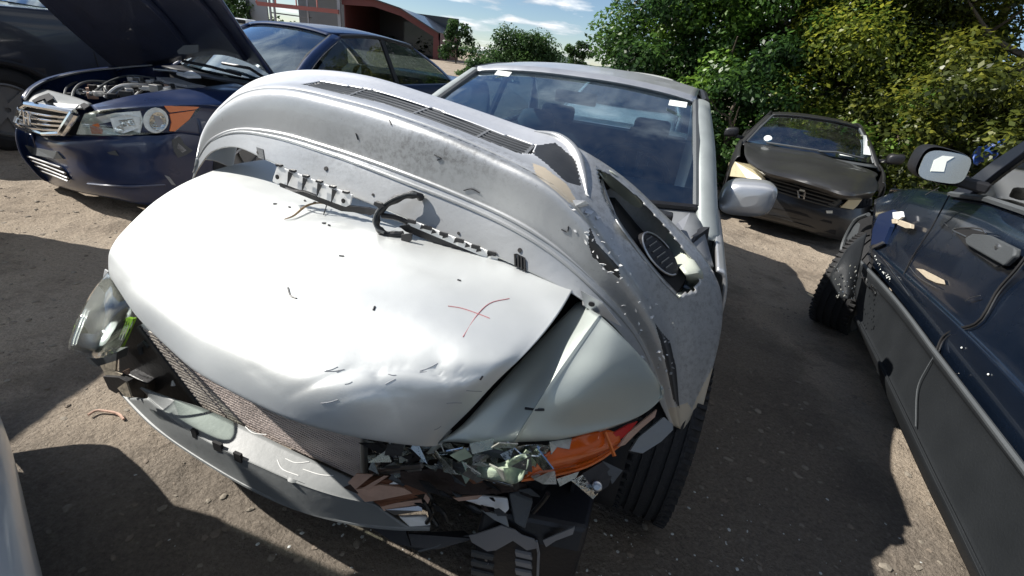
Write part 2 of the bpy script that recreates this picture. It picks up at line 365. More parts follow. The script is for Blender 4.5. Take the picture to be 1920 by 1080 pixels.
def cabin(F, root, paint, v0, v1, v2, v3, wb, wr, zc, zbelt, zr, vb, bow=.12, frame='plastic', glassm='glass', sideglass='sideglass', pillar_w=.06, pillar=None):
    WB = lambda s: F.w(s * (wb - .05), v0 + bow, zc); WT = lambda s: F.w(s * wr, v1 + .03, zr - .045)
    bot = [F.w(u * (wb - .05), v0 + bow * abs(u) ** 2.2, zc + .015 * (1 - u * u)) for u in (-1, -.75, -.4, 0, .4, .75, 1)]
    top = [F.w(u * wr, v1 + .03 * u * u, zr - .005 - .04 * abs(u) ** 2.5) for u in (-1, -.75, -.4, 0, .4, .75, 1)]
    mid = [(a + b) / 2 + F.V * -.03 + F.Z * .02 for a, b in zip(bot, top)]
    ws = patch([top, mid, bot], 26, 14, 'windshield', glassm, root, thick=0)
    mr = [F.w(u * (wr + .015), (v1 + v2) / 2, zr + .03 - .045 * abs(u) ** 2.5) for u in (-1, -.75, -.4, 0, .4, .75, 1)]
    rr = [F.w(u * wr, v2 - .03 * u * u, zr - .015 - .04 * abs(u) ** 2.5) for u in (-1, -.75, -.4, 0, .4, .75, 1)]
    roof = patch([rr, mr, [p + F.V * .02 + F.Z * .004 for p in top], top], 26, 16, 'roof', paint, root, thick=.02)
    rb = [F.w(u * (wb - .09), v3 - .12 * u * u, zbelt + .03) for u in (-1, -.75, -.4, 0, .4, .75, 1)]
    patch([rr, [(a + b) / 2 + F.Z * .03 for a, b in zip(rr, rb)], rb], 20, 10, 'rear_window', sideglass, root, thick=0)
    for s in (-1, 1):
        e0, e1 = WB(s), WT(s); o = F.U * s
        # front pillar: seal, crown, outer return
        sec = lambda p, k: [p - o * .012, p + o * .004 + F.V * -.01 + F.Z * .012, p + o * pillar_w * .55 + F.V * .0 + F.Z * .012, p + o * pillar_w + F.V * .04, p + o * pillar_w + F.V * .075 - F.Z * .01]
        pm = (e0 + e1) / 2 + F.V * -.025 + F.Z * .02; e00 = e0 + (e0 - e1) * .22
        rws = [sec(e1, 0), sec(pm, 0), sec(e0, 0), sec(e00, 0)]
        patch(rws, 12, 16, 'front_pillar', pillar or paint, root, thick=.01)
        MB().tube([e1 + F.Z * .006, pm - o * .012 + F.Z * .008 - F.V * .004, e0 - o * .012], .015, 6).build('windshield_seal', 'trim', root, smooth=True)
        # side glass and frames
        rt_ = F.w(s * (wr + .01), v2 - .02, zr - .07); bt = F.w(s * (wb - .03), v3 - .25, zbelt + .02)
        fb = F.w(s * (wb - .015), v0 + bow + .16, zbelt); ft = WT(s) + o * (pillar_w * .7) + F.V * .06
        rail = lambda k: ft.lerp(rt_, k) + F.Z * (.045 * math.sin(math.pi * k)); belt = lambda k: fb.lerp(bt, k)
        kb = (vb - v0 - bow - .2) / max(.1, v3 - .25 - v0 - bow - .2)
        for a, b in ((0, kb - .02), (kb + .02, 1)):
            patch([[rail(a + (b - a) * q) for q in (0, .33, .66, 1)], [belt(a + (b - a) * q) for q in (0, .33, .66, 1)]], 10, 4, 'side_window', sideglass, root, thick=0)
        MB().tube([rail(q / 8) + o * .004 for q in range(9)], .018, 6).build('window_frame', frame, root, smooth=True)
        MB().bar(rail(kb), belt(kb), .05, .03, F.U).build('centre_pillar', 'plastic', root, bevel=.004)
        MB().tube([belt(q / 5) + o * .006 for q in range(6)], .012, 6).build('belt_trim', 'plastic', root, smooth=True)
        # rear pillar between side glass, roof and rear window
        patch([[rt_, rr[6 if s > 0 else 0] + F.Z * .003], [rt_.lerp(bt, .5) + o * .01 + F.V * .05, (rr[6 if s > 0 else 0] + rb[6 if s > 0 else 0]) / 2 + F.Z * .03], [bt, rb[6 if s > 0 else 0]]], 5, 8, 'rear_pillar', paint, root, thick=.01)
    return ws, roof
def seat(F, root, u, v, m, z=.30, back=.62, hr=True):
    mb = MB(); s = patch([[F.w(u - .24, v - .5, z + .14), F.w(u, v - .52, z + .13), F.w(u + .24, v - .5, z + .14)], [F.w(u - .24, v - .2, z + .16), F.w(u, v - .2, z + .13), F.w(u + .24, v - .2, z + .16)], [F.w(u - .24, v, z + .2), F.w(u, v, z + .16), F.w(u + .24, v, z + .2)],
        [F.w(u - .25, v + .08, z + back * .6), F.w(u, v + .13, z + back * .6), F.w(u + .25, v + .08, z + back * .6)], [F.w(u - .19, v + .17, z + back), F.w(u, v + .2, z + back + .02), F.w(u + .19, v + .17, z + back)]], 10, 22, 'front_seat', m, root, thick=.09)
    if hr:
        h = MB(); c = F.w(u, v + .2, z + back + .13)
        g = []
        for i in range(9):
            t = -1 + i / 4; k = (1 - abs(t) ** 3.2) ** .5
            g.append([c + F.U * (.135 * t) + F.V * (.055 * k * math.cos(a)) + F.Z * (.085 * k * math.sin(a)) for a in [6.28318 * j / 12 for j in range(13)]])
        grid_mb(g).build('headrest', m, s, smooth=True)
        MB().tube([F.w(u - .05, v + .19, z + back - .02), F.w(u - .05, v + .2, z + back + .08)], .007, 6).build('headrest_post', 'steel', s)
        MB().tube([F.w(u + .05, v + .19, z + back - .02), F.w(u + .05, v + .2, z + back + .08)], .007, 6).build('headrest_post', 'steel', s)
    return s
def steering(F, root, u, v, z, m='plastic', r=.185):
    c = F.w(u, v, z); ax = (F.V * .85 + F.Z * .45).normalized(); e = F.U; g = ax.cross(e)
    st = MB().tube([c + e * r * math.cos(6.28318 * i / 28) + g * r * math.sin(6.28318 * i / 28) for i in range(29)], .016, 8, caps=False).build('steering_wheel', m, root, smooth=True)
    h = MB(); h.bar(c - e * r, c + e * r, .05, .02, ax); h.bar(c, c - g * r, .05, .02, ax); h.box(c, .13, .11, .05, (e, g, ax))
    h.build('wheel_hub', m, st, bevel=.01)
    MB().bar(c, c - ax * -.25, .06, .06).build('steering_column', m, root, bevel=.01)

# ================================================================== ground
def gz(x, y):
    def sm(a, b, t): t = max(0, min(1, (t - a) / (b - a))); return t * t * (3 - 2 * t)
    return -.16 * sm(2.6, 4.4, y) * sm(1.6, 2.8, x) + .0
def ground_h(x, y):
    if not (-6 < x < 5.5 and -1 < y < 7.5): return gz(x, y)
    v_ = Vector((x, y, 0)); n = .012 * mnoise.noise(v_ * 2.6) + .007 * mnoise.noise(v_ * 7.3) + .005 * mnoise.noise(v_ * 17)
    return gz(x, y) + n
    n = .010 * math.sin(x * 3.1 + 1.3 * math.sin(y * 1.7)) * math.cos(y * 2.7 + x) + .006 * math.sin(x * 9 + y * 5) * math.sin(y * 8 - x * 3)
    return gz(x, y) + n * (1 if abs(x) < 7 and abs(y) < 9 else .0)
def axis_steps(lo, hi, fine_lo, fine_hi, st):
    a = []; x = fine_lo
    while x < fine_hi: a.append(x); x += st
    a.append(fine_hi); g = st; x = fine_hi
    while x < hi: g *= 1.35; x += g; a.append(min(x, hi))
    g = st; x = fine_lo
    while x > lo: g *= 1.35; x -= g; a.insert(0, max(x, lo))
    return a
gm = bpy.data.materials.new('dirt_ground'); gm.use_nodes = True; n = gm.node_tree; b = n.nodes['Principled BSDF']; b.inputs['Roughness'].default_value = .95; b.inputs['Specular IOR Level'].default_value = .15
tcn = n.nodes.new('ShaderNodeTexCoord')
def nn(t): return n.nodes.new(t)
def noise(s, d=8, r=.6):
    q = nn('ShaderNodeTexNoise'); q.inputs['Scale'].default_value = s; q.inputs['Detail'].default_value = d; q.inputs['Roughness'].default_value = r; n.links.new(tcn.outputs['Object'], q.inputs['Vector']); return q
def ramp(src, p0, p1, c0, c1):
    q = nn('ShaderNodeValToRGB'); q.color_ramp.elements[0].position = p0; q.color_ramp.elements[1].position = p1; q.color_ramp.elements[0].color = (*c0, 1); q.color_ramp.elements[1].color = (*c1, 1); n.links.new(src, q.inputs[0]); return q
def mixc(f, a, bb, blend='MIX'):
    q = nn('ShaderNodeMix'); q.data_type = 'RGBA'; q.blend_type = blend
    if isinstance(f, float): q.inputs[0].default_value = f
    else: n.links.new(f, q.inputs[0])
    n.links.new(a, q.inputs[6]); n.links.new(bb, q.inputs[7]); return q
n1 = noise(.9, 6); base = ramp(n1.outputs['Fac'], .3, .7, (.27, .225, .175), (.38, .325, .26))
n2 = noise(70, 12, .82); spk = ramp(n2.outputs['Fac'], .32, .68, (.55, .53, .51), (1.25, 1.25, 1.25))
m1 = mixc(1.0, base.outputs[0], spk.outputs[0], 'MULTIPLY')
n3 = noise(2.3, 9, .7); wet = ramp(n3.outputs['Fac'], .50, .62, (0, 0, 0), (1, 1, 1))
dk = nn('ShaderNodeRGB'); dk.outputs[0].default_value = (.105, .085, .066, 1)
fac = nn('ShaderNodeMath'); fac.operation = 'MULTIPLY'; fac.inputs[1].default_value = .5; n.links.new(wet.outputs[0], fac.inputs[0])
m2 = mixc(fac.outputs[0], m1.outputs[2], dk.outputs[0]); 
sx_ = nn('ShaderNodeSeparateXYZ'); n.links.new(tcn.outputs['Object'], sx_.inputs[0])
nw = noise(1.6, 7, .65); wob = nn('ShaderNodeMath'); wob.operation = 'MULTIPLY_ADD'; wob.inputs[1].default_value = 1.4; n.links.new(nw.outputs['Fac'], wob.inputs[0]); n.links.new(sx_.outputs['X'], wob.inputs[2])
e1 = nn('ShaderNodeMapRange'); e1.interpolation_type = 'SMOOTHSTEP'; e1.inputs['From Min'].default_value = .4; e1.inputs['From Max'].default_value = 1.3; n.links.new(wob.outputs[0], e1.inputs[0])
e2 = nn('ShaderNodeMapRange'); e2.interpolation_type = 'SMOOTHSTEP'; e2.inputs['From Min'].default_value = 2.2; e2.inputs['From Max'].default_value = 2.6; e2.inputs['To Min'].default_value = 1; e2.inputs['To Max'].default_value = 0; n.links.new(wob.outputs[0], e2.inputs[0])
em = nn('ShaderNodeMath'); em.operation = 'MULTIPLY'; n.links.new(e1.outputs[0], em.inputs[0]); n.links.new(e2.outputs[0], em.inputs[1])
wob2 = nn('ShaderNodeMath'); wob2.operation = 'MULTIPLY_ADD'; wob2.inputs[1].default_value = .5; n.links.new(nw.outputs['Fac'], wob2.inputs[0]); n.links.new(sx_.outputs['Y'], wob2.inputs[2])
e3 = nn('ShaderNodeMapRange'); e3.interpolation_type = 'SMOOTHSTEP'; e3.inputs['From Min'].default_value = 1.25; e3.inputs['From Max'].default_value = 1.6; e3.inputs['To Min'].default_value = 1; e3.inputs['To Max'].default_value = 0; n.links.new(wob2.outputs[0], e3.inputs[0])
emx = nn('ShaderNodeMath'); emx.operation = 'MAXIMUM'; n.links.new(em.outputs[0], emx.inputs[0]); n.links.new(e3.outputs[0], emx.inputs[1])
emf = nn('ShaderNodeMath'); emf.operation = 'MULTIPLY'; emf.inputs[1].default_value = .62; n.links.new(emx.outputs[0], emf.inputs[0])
shade_earth = ramp(n2.outputs['Fac'], .35, .68, (.055, .050, .045), (.155, .138, .12))  # darker earth painted where the lane and foreground lie in shade
m3 = mixc(emf.outputs[0], m2.outputs[2], shade_earth.outputs[0]); n.links.new(m3.outputs[2], b.inputs['Base Color'])
n4 = noise(60, 8, .7); n5 = noise(9, 6)
addh = nn('ShaderNodeMath'); addh.operation = 'MULTIPLY_ADD'; addh.inputs[1].default_value = 2.2; n.links.new(n5.outputs['Fac'], addh.inputs[0]); n.links.new(n4.outputs['Fac'], addh.inputs[2])
bp = nn('ShaderNodeBump'); bp.inputs['Strength'].default_value = .9; bp.inputs['Distance'].default_value = .02; n.links.new(addh.outputs[0], bp.inputs['Height']); n.links.new(bp.outputs[0], b.inputs['Normal'])
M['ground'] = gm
xs = axis_steps(-400, 400, -5.2, 4.6, .035); ys = axis_steps(-60, 600, -.2, 6.6, .035)
gmb = MB(); gmb.v = [Vector((x, y, ground_h(x, y))) for y in ys for x in xs]; nx = len(xs)
gmb.f = [(i * nx + j, i * nx + j + 1, (i + 1) * nx + j + 1, (i + 1) * nx + j) for i in range(len(ys) - 1) for j in range(nx - 1)]
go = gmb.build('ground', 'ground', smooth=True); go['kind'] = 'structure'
# loose stones and crumbs of earth lying on it
def stones(name, count, smin, smax, mats, area, seed, power=3.0):
    r = random.Random(seed); mb = MB()
    ico = [(0, 0, -.6), (.72, -.53, -.25), (-.28, -.85, -.25), (-.9, 0, -.25), (-.28, .85, -.25), (.72, .53, -.25), (.28, -.85, .3), (-.72, -.53, .3), (-.72, .53, .3), (.28, .85, .3), (.9, 0, .3), (0, 0, .65)]
    icf = [(0, 1, 2), (1, 0, 5), (0, 2, 3), (0, 3, 4), (0, 4, 5), (1, 5, 10), (2, 1, 6), (3, 2, 7), (4, 3, 8), (5, 4, 9), (1, 10, 6), (2, 6, 7), (3, 7, 8), (4, 8, 9), (5, 9, 10), (6, 10, 11), (7, 6, 11), (8, 7, 11), (9, 8, 11), (10, 9, 11)]
    for _ in range(count):
        x, y = area(r); s = smin + (smax - smin) * r.random() ** power; a = r.random() * 6.28; ca, sa = math.cos(a), math.sin(a); ex, ey, ez = r.uniform(.7, 1.4), r.uniform(.5, 1.1), r.uniform(.35, .8)
        z = ground_h(x, y) + s * ez * .15
        mb.add([(x + s * (p[0] * ex * r.uniform(.8, 1.2) * ca - p[1] * ey * sa), y + s * (p[0] * ex * sa + p[1] * ey * ca), z + s * ez * p[2]) for p in ico], icf)
    o = mb.build(name, mats, smooth=False); o['kind'] = 'stuff'; return o
def near_area(r):
    while True:
        x, y = r.uniform(-4.8, 4.2), r.uniform(.3, 5.5)
        if r.random() < 1.15 - y * .16: return x, y
M['stone'] = mat('pebble', (.20, .175, .14), .9, var=.5, vscale=3, bump=.3, bscale=60)
M['clod'] = mat('dark_earth_crumbs', (.17, .14, .11), .95, var=.5, vscale=4, bump=.4, bscale=60)
stones('gravel', 6500, .002, .018, 'stone', near_area, 3, 4.0)
stones('earth_crumbs', 5200, .002, .017, 'clod', near_area, 5, 4.0)

M['crumb'] = mat('glass_and_paint_crumbs', (.50, .52, .50), .3, 0, .5, var=.4, vscale=9)
def wreck_area(r):
    return r.gauss(.25, .55), r.gauss(.85, .28)
stones('glass_crumbs', 420, .002, .007, 'crumb', wreck_area, 15, 2.0)

# ================================================================== the wrecked silver car
SF = Frame(-.36, .58, 16)
SC = thing('wrecked_sedan', 'crashed silver sedan with a buckled hood, bare radiator and torn-off headlights', 'car', SF.w(0, 2.2, 0))
Sv = lambda x, y, v: SF.v(x, y, v)
Sz = lambda x, y, z: SF.z(x, y, z)
# hood
HR = [
 [(370, 332, .90), (440, 323, .92), (520, 322, .935), (660, 378, .945), (800, 430, .945), (940, 486, .94), (1020, 520, .93), (1072, 546, .92)],
 [(298, 372, .88), (400, 380, .915), (520, 395, .93), (680, 440, .94), (830, 490, .935), (930, 530, .925), (1000, 570, .91), (1038, 600, .90)],
 [(235, 430, .855), (350, 450, .90), (480, 470, .92), (640, 520, .925), (780, 570, .915), (880, 615, .90), (950, 650, .885), (988, 660, .875)],
 [(208, 466, .83), (300, 510, .88), (430, 550, .895), (580, 605, .895), (710, 650, .88), (810, 690, .86), (880, 712, .84), (930, 716, .825)],
 [(203, 492, .80), (270, 562, .84), (390, 625, .855), (530, 690, .85), (650, 730, .835), (750, 755, .80), (830, 768, .775), (880, 770, .755)],
 [(206, 518, .775), (262, 595, .79), (370, 688, .79), (500, 757, .78), (620, 798, .758), (720, 818, .73), (790, 826, .70), (825, 823, .685)],
]
hr = [[Sz(*p) for p in r] for r in HR]
hr = [[p + SF.V * .5 + SF.Z * (.03) + SF.U * (.1 if i == 0 else 0) for i, p in enumerate(hr[0])], [p + SF.V * .2 + SF.Z * .02 for p in hr[0]]] + hr
hr += [[p + SF.V * .012 - SF.Z * .022 for p in hr[-1]], [p + SF.V * .06 - SF.Z * .03 for p in hr[-1]]]
hg = grid(hr, 150, 110)
hr_ = random.Random(4)
dents = [(hr_.uniform(-.9, .3), hr_.uniform(.05, .8), hr_.uniform(.06, .16), hr_.uniform(-.0016, .0014)) for _ in range(26)] + [(.05, .17, .07, -.010), (.12, .20, .04, -.005), (-.05, .11, .08, -.008), (.18, .2, .04, -.008), (-.3, .08, .06, -.006), (-.35, .75, .08, -.006), (-.55, .72, .06, .003)]
for r in hg:
    for p in r:
        l = SF.loc(p)
        for u, v, s, a in dents:
            d2 = ((l.x - u) ** 2 + (l.y - v) ** 2) / (s * s)
            if d2 < 6: p.z += a * math.exp(-d2)
CREASE = [([(545, 738), (600, 712), (660, 690), (760, 686), (850, 704), (905, 698)], 9, .0055), ([(818, 688), (838, 716), (846, 765)], 7, .006), ([(362, 590), (420, 628), (482, 642)], 10, .004), ([(862, 690), (884, 736)], 6, .005),
          ([(640, 745), (700, 730), (770, 735)], 7, .004), ([(255, 530), (320, 556), (352, 590)], 9, .003), ([(660, 460), (760, 492), (860, 522)], 12, .0025), ([(705, 700), (742, 760), (760, 810)], 6, .004), ([(470, 690), (520, 730), (540, 770)], 7, .0035)]
def dpoly(x, y, pl):
    best = 1e9
    for (a, b2), (c, d) in zip(pl, pl[1:]):
        dx_, dy_ = c - a, d - b2; t = max(0, min(1, ((x - a) * dx_ + (y - b2) * dy_) / (dx_ * dx_ + dy_ * dy_))); best = min(best, math.hypot(x - a - t * dx_, y - b2 - t * dy_))
    return best
for r in hg:
    for p in r:
        x, y = px_of(p)
        for pl, w_, a_ in CREASE:
            d_ = dpoly(x, y, pl)
            if d_ < 5 * w_: p.z -= a_ * math.exp(-d_ / w_)
hood = grid_mb(hg).build('hood', 'silver_hood', SC, smooth=True, thick=.004)
import numpy as np
_cache = {}
def pxarr(gr):
    key = (id(gr[0]), len(gr))
    if key not in _cache:
        a = np.array([[tuple(p) for p in r] for r in gr]) - np.array(EYE); z = a @ np.array(fwd)
        _cache[key] = (gr, np.stack([960 + F_PX * (a @ np.array(xi)) / z, 540 - F_PX * (a @ np.array(yi)) / z], -1))
    return _cache[key][1]
def on(gr, x, y, lift=0.0):
    """point of a surface grid under a sight line (nearest node, then its plane)"""
    q = pxarr(gr); k = int(np.argmin((q[..., 0] - x) ** 2 + (q[..., 1] - y) ** 2)); i, j = divmod(k, len(gr[0]))
    i2 = min(i + 1, len(gr) - 1); j2 = min(j + 1, len(gr[0]) - 1); i1 = max(i - 1, 0); j1 = max(j - 1, 0)
    nr = (gr[i][j2] - gr[i][j1]).cross(gr[i2][j] - gr[i1][j]); nr = nr.normalized() if nr.length > 1e-9 else SF.Z
    if nr.dot(EYE - gr[i][j]) < 0: nr = -nr
    d = ray(x, y); t = (gr[i][j] - EYE).dot(nr) / d.dot(nr) if abs(d.dot(nr)) > .02 else (gr[i][j] - EYE).length
    return EYE + d * t + nr * lift
def stroke(gr, pts, r, name, m, parent, n=12, seg=5):
    return MB().tube(curve([on(gr, x, y, r * .4) for x, y in pts], n), r, seg).build(name, m, parent, smooth=True)
stroke(hg, [(840, 574), (865, 578), (895, 588), (918, 597)], .0011, 'paint_mark', 'redpaint', hood)
stroke(hg, [(955, 560), (920, 568), (895, 590), (868, 632)], .0011, 'paint_mark', 'redpaint', hood)
for pts in ([(540, 540), (545, 555), (556, 560)], [(703, 575), (700, 582)], [(636, 480), (645, 481)], [(858, 525), (864, 527)], [(905, 705), (900, 712)]):
    stroke(hg, pts, .0022, 'scratch', 'plastic', hood)

for i in range(16):
    x, y = hr_.uniform(560, 900), hr_.uniform(690, 815); L_ = hr_.uniform(8, 40); a_ = hr_.uniform(-.5, .2)
    stroke(hg, [(x, y), (x + L_ * .5 * math.cos(a_), y + L_ * .5 * math.sin(a_) + hr_.uniform(-1.5, 1.5)), (x + L_ * math.cos(a_), y + L_ * math.sin(a_))], .0007, 'scratch', 'greymetal', hood, 6, 4)
# left front fender, bent outwards
FR = [
 [(1085, 566, .87), (1022, 632, .83), (952, 708, .775), (880, 788, .705), (828, 828, .665)],
 [(1104, 578, .885), (1048, 648, .845), (995, 716, .79), (938, 788, .715), (898, 830, .672)],
 [(1125, 592, .90), (1076, 660, .86), (1032, 722, .81), (992, 785, .742), (965, 828, .69)],
 [(1158, 622, .885), (1138, 688, .84), (1106, 745, .785), (1072, 795, .722), (1050, 823, .69)],
 [(1205, 672, .83), (1222, 712, .78), (1228, 742, .735), (1190, 780, .70), (1120, 808, .69)],
 [(1225, 700, .79), (1240, 726, .755), (1238, 748, .72), (1202, 778, .69), (1128, 808, .675)],
]
fr = [[Sz(*p) for p in r] for r in FR]
fr[2] = [p + SF.Z * .001 for p in fr[2]]
fr = fr[:2] + [[a.lerp(c, .86) for a, c in zip(fr[1], fr[2])], fr[2], [a.lerp(c, .12) for a, c in zip(fr[2], fr[3])]] + fr[3:]
fr = [[p - SF.U * .03 - SF.Z * .05 for p in fr[0]]] + fr + [[p + SF.V * .05 - SF.Z * .05 for p in fr[-1]]]
for r in fr: r.append(r[-1] + SF.V * .04 - SF.Z * .03)
fg = grid(fr, 60, 90)
fender = grid_mb(fg).build('fender', 'fenderpaint', SC, smooth=True, thick=.004)
stroke(fg, [(985, 766), (1005, 768), (1020, 768)], .003, 'crease', 'plastic', fender)
# dark engine bay under the hood
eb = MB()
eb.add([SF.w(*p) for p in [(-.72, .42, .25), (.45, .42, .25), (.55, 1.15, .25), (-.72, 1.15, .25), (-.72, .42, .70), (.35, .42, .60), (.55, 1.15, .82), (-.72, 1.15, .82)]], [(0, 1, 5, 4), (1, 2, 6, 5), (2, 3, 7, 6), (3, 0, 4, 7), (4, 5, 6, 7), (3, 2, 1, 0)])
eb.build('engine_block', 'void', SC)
for u_ in (-.48, -.05):  # hidden panels added to stop sunlight striping the ground under the nose
    MB().add([SF.w(u_, .36, .20), SF.w(u_, 1.0, .12), SF.w(u_, 1.0, .45), SF.w(u_, .36, .34)], [(0, 1, 2, 3)]).build('light_block_web', 'void', SC, thick=.01)
# radiator
tl, tr, br, bl = Sv(268, 608, .27), Sv(684, 815, .24), Sv(684, 893, .24), Sv(388, 766, .27)
rad = MB().poly([tl, tr, br, bl], .03).build('radiator', 'void', SC)
fm = MB(); NF = 21
for i in range(NF):
    k = (i + .5) / NF; a = tl.lerp(bl, k) - SF.V * .006; c = tr.lerp(br, k) - SF.V * .006; pr = None
    N = 14
    for q in range(N):
        p0 = a.lerp(c, q / N); p1 = a.lerp(c, (q + 1) / N); p0 = p0 + SF.Z * (.0012 * math.sin(q * 2.3 + i)) ; p1 = p1 + SF.Z * (.0012 * math.sin((q + 1) * 2.3 + i))
        fm.bar(p0, p1, .012, .0062)
fo = fm.build('cooling_fins', 'fins', rad); fo['kind'] = 'stuff'
MB().bar(tl - SF.V * .005, bl - SF.V * .005, .022, .02).build('side_tank', 'plastic', rad, bevel=.003)
MB().bar(tr - SF.V * .003, br - SF.V * .003, .02, .012).build('side_tank', 'alloy', rad, bevel=.003)
for x, y in ((367, 684), (423, 712), (495, 742)):
    p = Sv(x, y, .262) - SF.V * .012; MB().poly([p, p + SF.U * .025 - SF.Z * .01, p + SF.U * .01 + SF.Z * .008], .003).build('bent_fin', 'steel', rad)
tabs = MB().poly([Sv(262, 610, .26), Sv(272, 604, .26), Sv(300, 622, .26), Sv(285, 628, .26)], .004).build('radiator_tab', 'whiteplastic', SC)
MB().tube([Sv(265, 662, .3), Sv(262, 648, .3), Sv(272, 642, .3), Sv(280, 650, .3)], .008, 7).build('tow_hook', 'trim', SC, smooth=True)
# lower crossmember with its curved lip
LB = [[(262, 728, .40), (340, 752, .40), (388, 768, .40), (470, 806, .40), (560, 850, .395), (640, 888, .39), (680, 908, .38)],
      [(276, 742, .375), (330, 784, .375), (400, 828, .375), (485, 868, .375), (560, 902, .37), (632, 926, .362), (700, 940, .35)],
      [(272, 748, .368), (326, 792, .366), (396, 836, .366), (482, 877, .365), (560, 911, .36), (636, 936, .35), (708, 950, .34)],
      [(240, 746, .30), (300, 802, .295), (372, 852, .29), (468, 908, .285), (560, 950, .28), (660, 976, .275), (760, 986, .275)],
      [(236, 748, .285), (296, 806, .28), (368, 858, .275), (466, 915, .27), (558, 957, .265), (660, 983, .26), (775, 993, .26)]]
lb = [[Sz(*p) for p in r] for r in LB]; lg = grid(lb, 60, 26)
lowb = grid_mb(lg).build('lower_crossmember', 'greyplastic', SC, smooth=True, thick=.006)
MB().tube(curve([Sz(*p) for p in [(228, 735, .29), (262, 772, .283), (300, 806, .28), (372, 856, .275), (468, 912, .27), (560, 953, .265), (660, 979, .262), (740, 989, .262), (806, 990, .265)]], 40), .007, 7).build('lip', 'greyplastic', lowb, smooth=True)
MB().poly([Sz(*p) for p in [(748, 970, .3), (800, 968, .29), (808, 985, .27), (770, 990, .265)]], .012).build('lip_end', 'whiteplastic', lowb, bevel=.003)
for x, y, s in ((366, 814, .018), (410, 838, .030), (447, 858, .024)):
    p = on(lg, x, y, .002); MB().box(p, s, .008, .03, (SF.U, SF.V, SF.Z)).build('clip_hole', 'void', lowb)
for pts in ([(460, 800), (475, 812), (500, 815)], [(535, 860), (555, 868), (580, 866)], [(568, 880), (600, 890), (625, 892)], [(520, 862), (530, 880), (560, 892)]):
    stroke(lg, pts, .0012, 'scrape', 'whiteplastic', lowb)
q_r = random.Random(77)
# right-hand headlight, pushed out
LP = [[(203, 508, .40), (212, 512, .40), (221, 520, .40)], [(172, 548, .28), (205, 552, .27), (240, 558, .28)], [(146, 596, .19), (196, 602, .17), (252, 592, .24)], [(128, 648, .15), (185, 650, .12), (236, 636, .2)], [(140, 662, .17), (180, 672, .15), (216, 664, .2)]]
lens = patch([[Sv(*p) for p in r] for r in LP], 20, 26, 'headlight', 'lens', SC, thick=.003)
RP = [[(208, 528, .43), (222, 540, .43), (236, 552, .43)], [(190, 570, .34), (212, 580, .36), (246, 582, .36)], [(146, 622, .23), (190, 612, .27), (238, 602, .28)], [(132, 652, .18), (180, 652, .20), (215, 652, .24)]]
patch([[Sv(*p) for p in r] for r in RP], 16, 22, 'reflector', 'lampsilver', lens, thick=.004)
MB().poly([Sv(*p) for p in [(236, 596, .25), (250, 598, .25), (224, 658, .235), (205, 654, .235)]], .01).build('lime_reflection_strip', 'lime', lens)  # lime plate painting the green reflection in the lens
for i in range(26):
    x, y = q_r.uniform(655, 1000), q_r.uniform(895, 975); c_ = Sz(x, y, .50 - .14 * (y - 895) / 80 + q_r.uniform(0, .03)); s_ = q_r.uniform(.006, .022)
    MB().poly([c_ + SF.U * s_ * q_r.uniform(.6, 1.8) + SF.Z * s_ * q_r.uniform(-.5, .5), c_ + SF.Z * s_ * q_r.uniform(.3, 1), c_ - SF.U * s_ * q_r.uniform(.6, 1.8) + SF.V * s_ * q_r.uniform(-.5, .5), c_ - SF.Z * s_ * q_r.uniform(.3, .9)], .003).build('torn_metal', q_r.choice(['rust', 'rustdark', 'plastic', 'trim', 'rustdark', 'void']), SC)
MB().tube(curve([Sv(*p) for p in [(138, 650, .16), (165, 655, .155), (200, 652, .17), (222, 620, .2), (236, 590, .24)]], 16), .004, 6).build('lens_rim', 'steel', lens, smooth=True)
MB().tube(curve([Sv(*p) for p in [(140, 642, .2), (160, 606, .24), (188, 572, .3), (205, 548, .36)]], 16), .003, 6).build('lens_rim', 'steel', lens, smooth=True)
q = random.Random(5)
for i in range(9):
    x, y = q.uniform(160, 225), q.uniform(560, 640); p = Sv(x, y, .255 + .12 * (640 - y) / 100)
    MB().poly([p, p + SF.U * q.uniform(.01, .03) + SF.Z * q.uniform(-.015, .015), p + SF.U * q.uniform(-.01, .012) + SF.Z * q.uniform(.01, .04)], .003).build('reflector_facet', 'foil', lens)
MB().poly([Sv(*p) for p in [(196, 505, .41), (203, 510, .41), (197, 530, .41), (192, 526, .41)]], .004).build('lamp_bracket', 'whiteplastic', SC)
MB().poly([Sv(*p) for p in [(160, 665, .2), (220, 660, .2), (218, 676, .2), (180, 688, .2), (165, 680, .2)]], .03).build('lamp_base', 'trim', lens)
# black ducting and bent brackets left of the radiator
MB().poly([Sv(*p) for p in [(256, 588, .30), (276, 606, .30), (300, 650, .30), (330, 690, .30), (388, 762, .30), (330, 760, .30), (268, 752, .30), (222, 700, .30), (222, 668, .30), (240, 630, .30)]], .05).build('air_duct', 'plastic', SC, bevel=.004)
MB().poly([Sv(*p) for p in [(236, 700, .27), (275, 720, .27), (272, 748, .27), (255, 752, .27), (244, 738, .27)]], .04).build('air_duct', 'plastic', SC, bevel=.004)
MB().poly([Sv(*p) for p in [(186, 682, .25), (218, 674, .25), (216, 696, .25), (228, 702, .25), (222, 712, .25), (200, 708, .25)]], .006).build('bent_bracket', 'bareplastic', SC)
MB().poly([Sv(*p) for p in [(193, 706, .24), (222, 708, .24), (238, 716, .24), (218, 738, .24), (204, 730, .24)]], .02).build('bent_bracket', 'plastic', SC)
MB().poly([Sv(*p) for p in [(220, 728, .235), (236, 716, .235), (246, 745, .235), (234, 744, .235)]], .005).build('bent_bracket', 'bareplastic', SC)
MB().poly([Sv(*p) for p in [(226, 698, .26), (240, 692, .26), (241, 702, .26), (230, 710, .26)]], .005).build('bent_bracket', 'rustpale', SC)
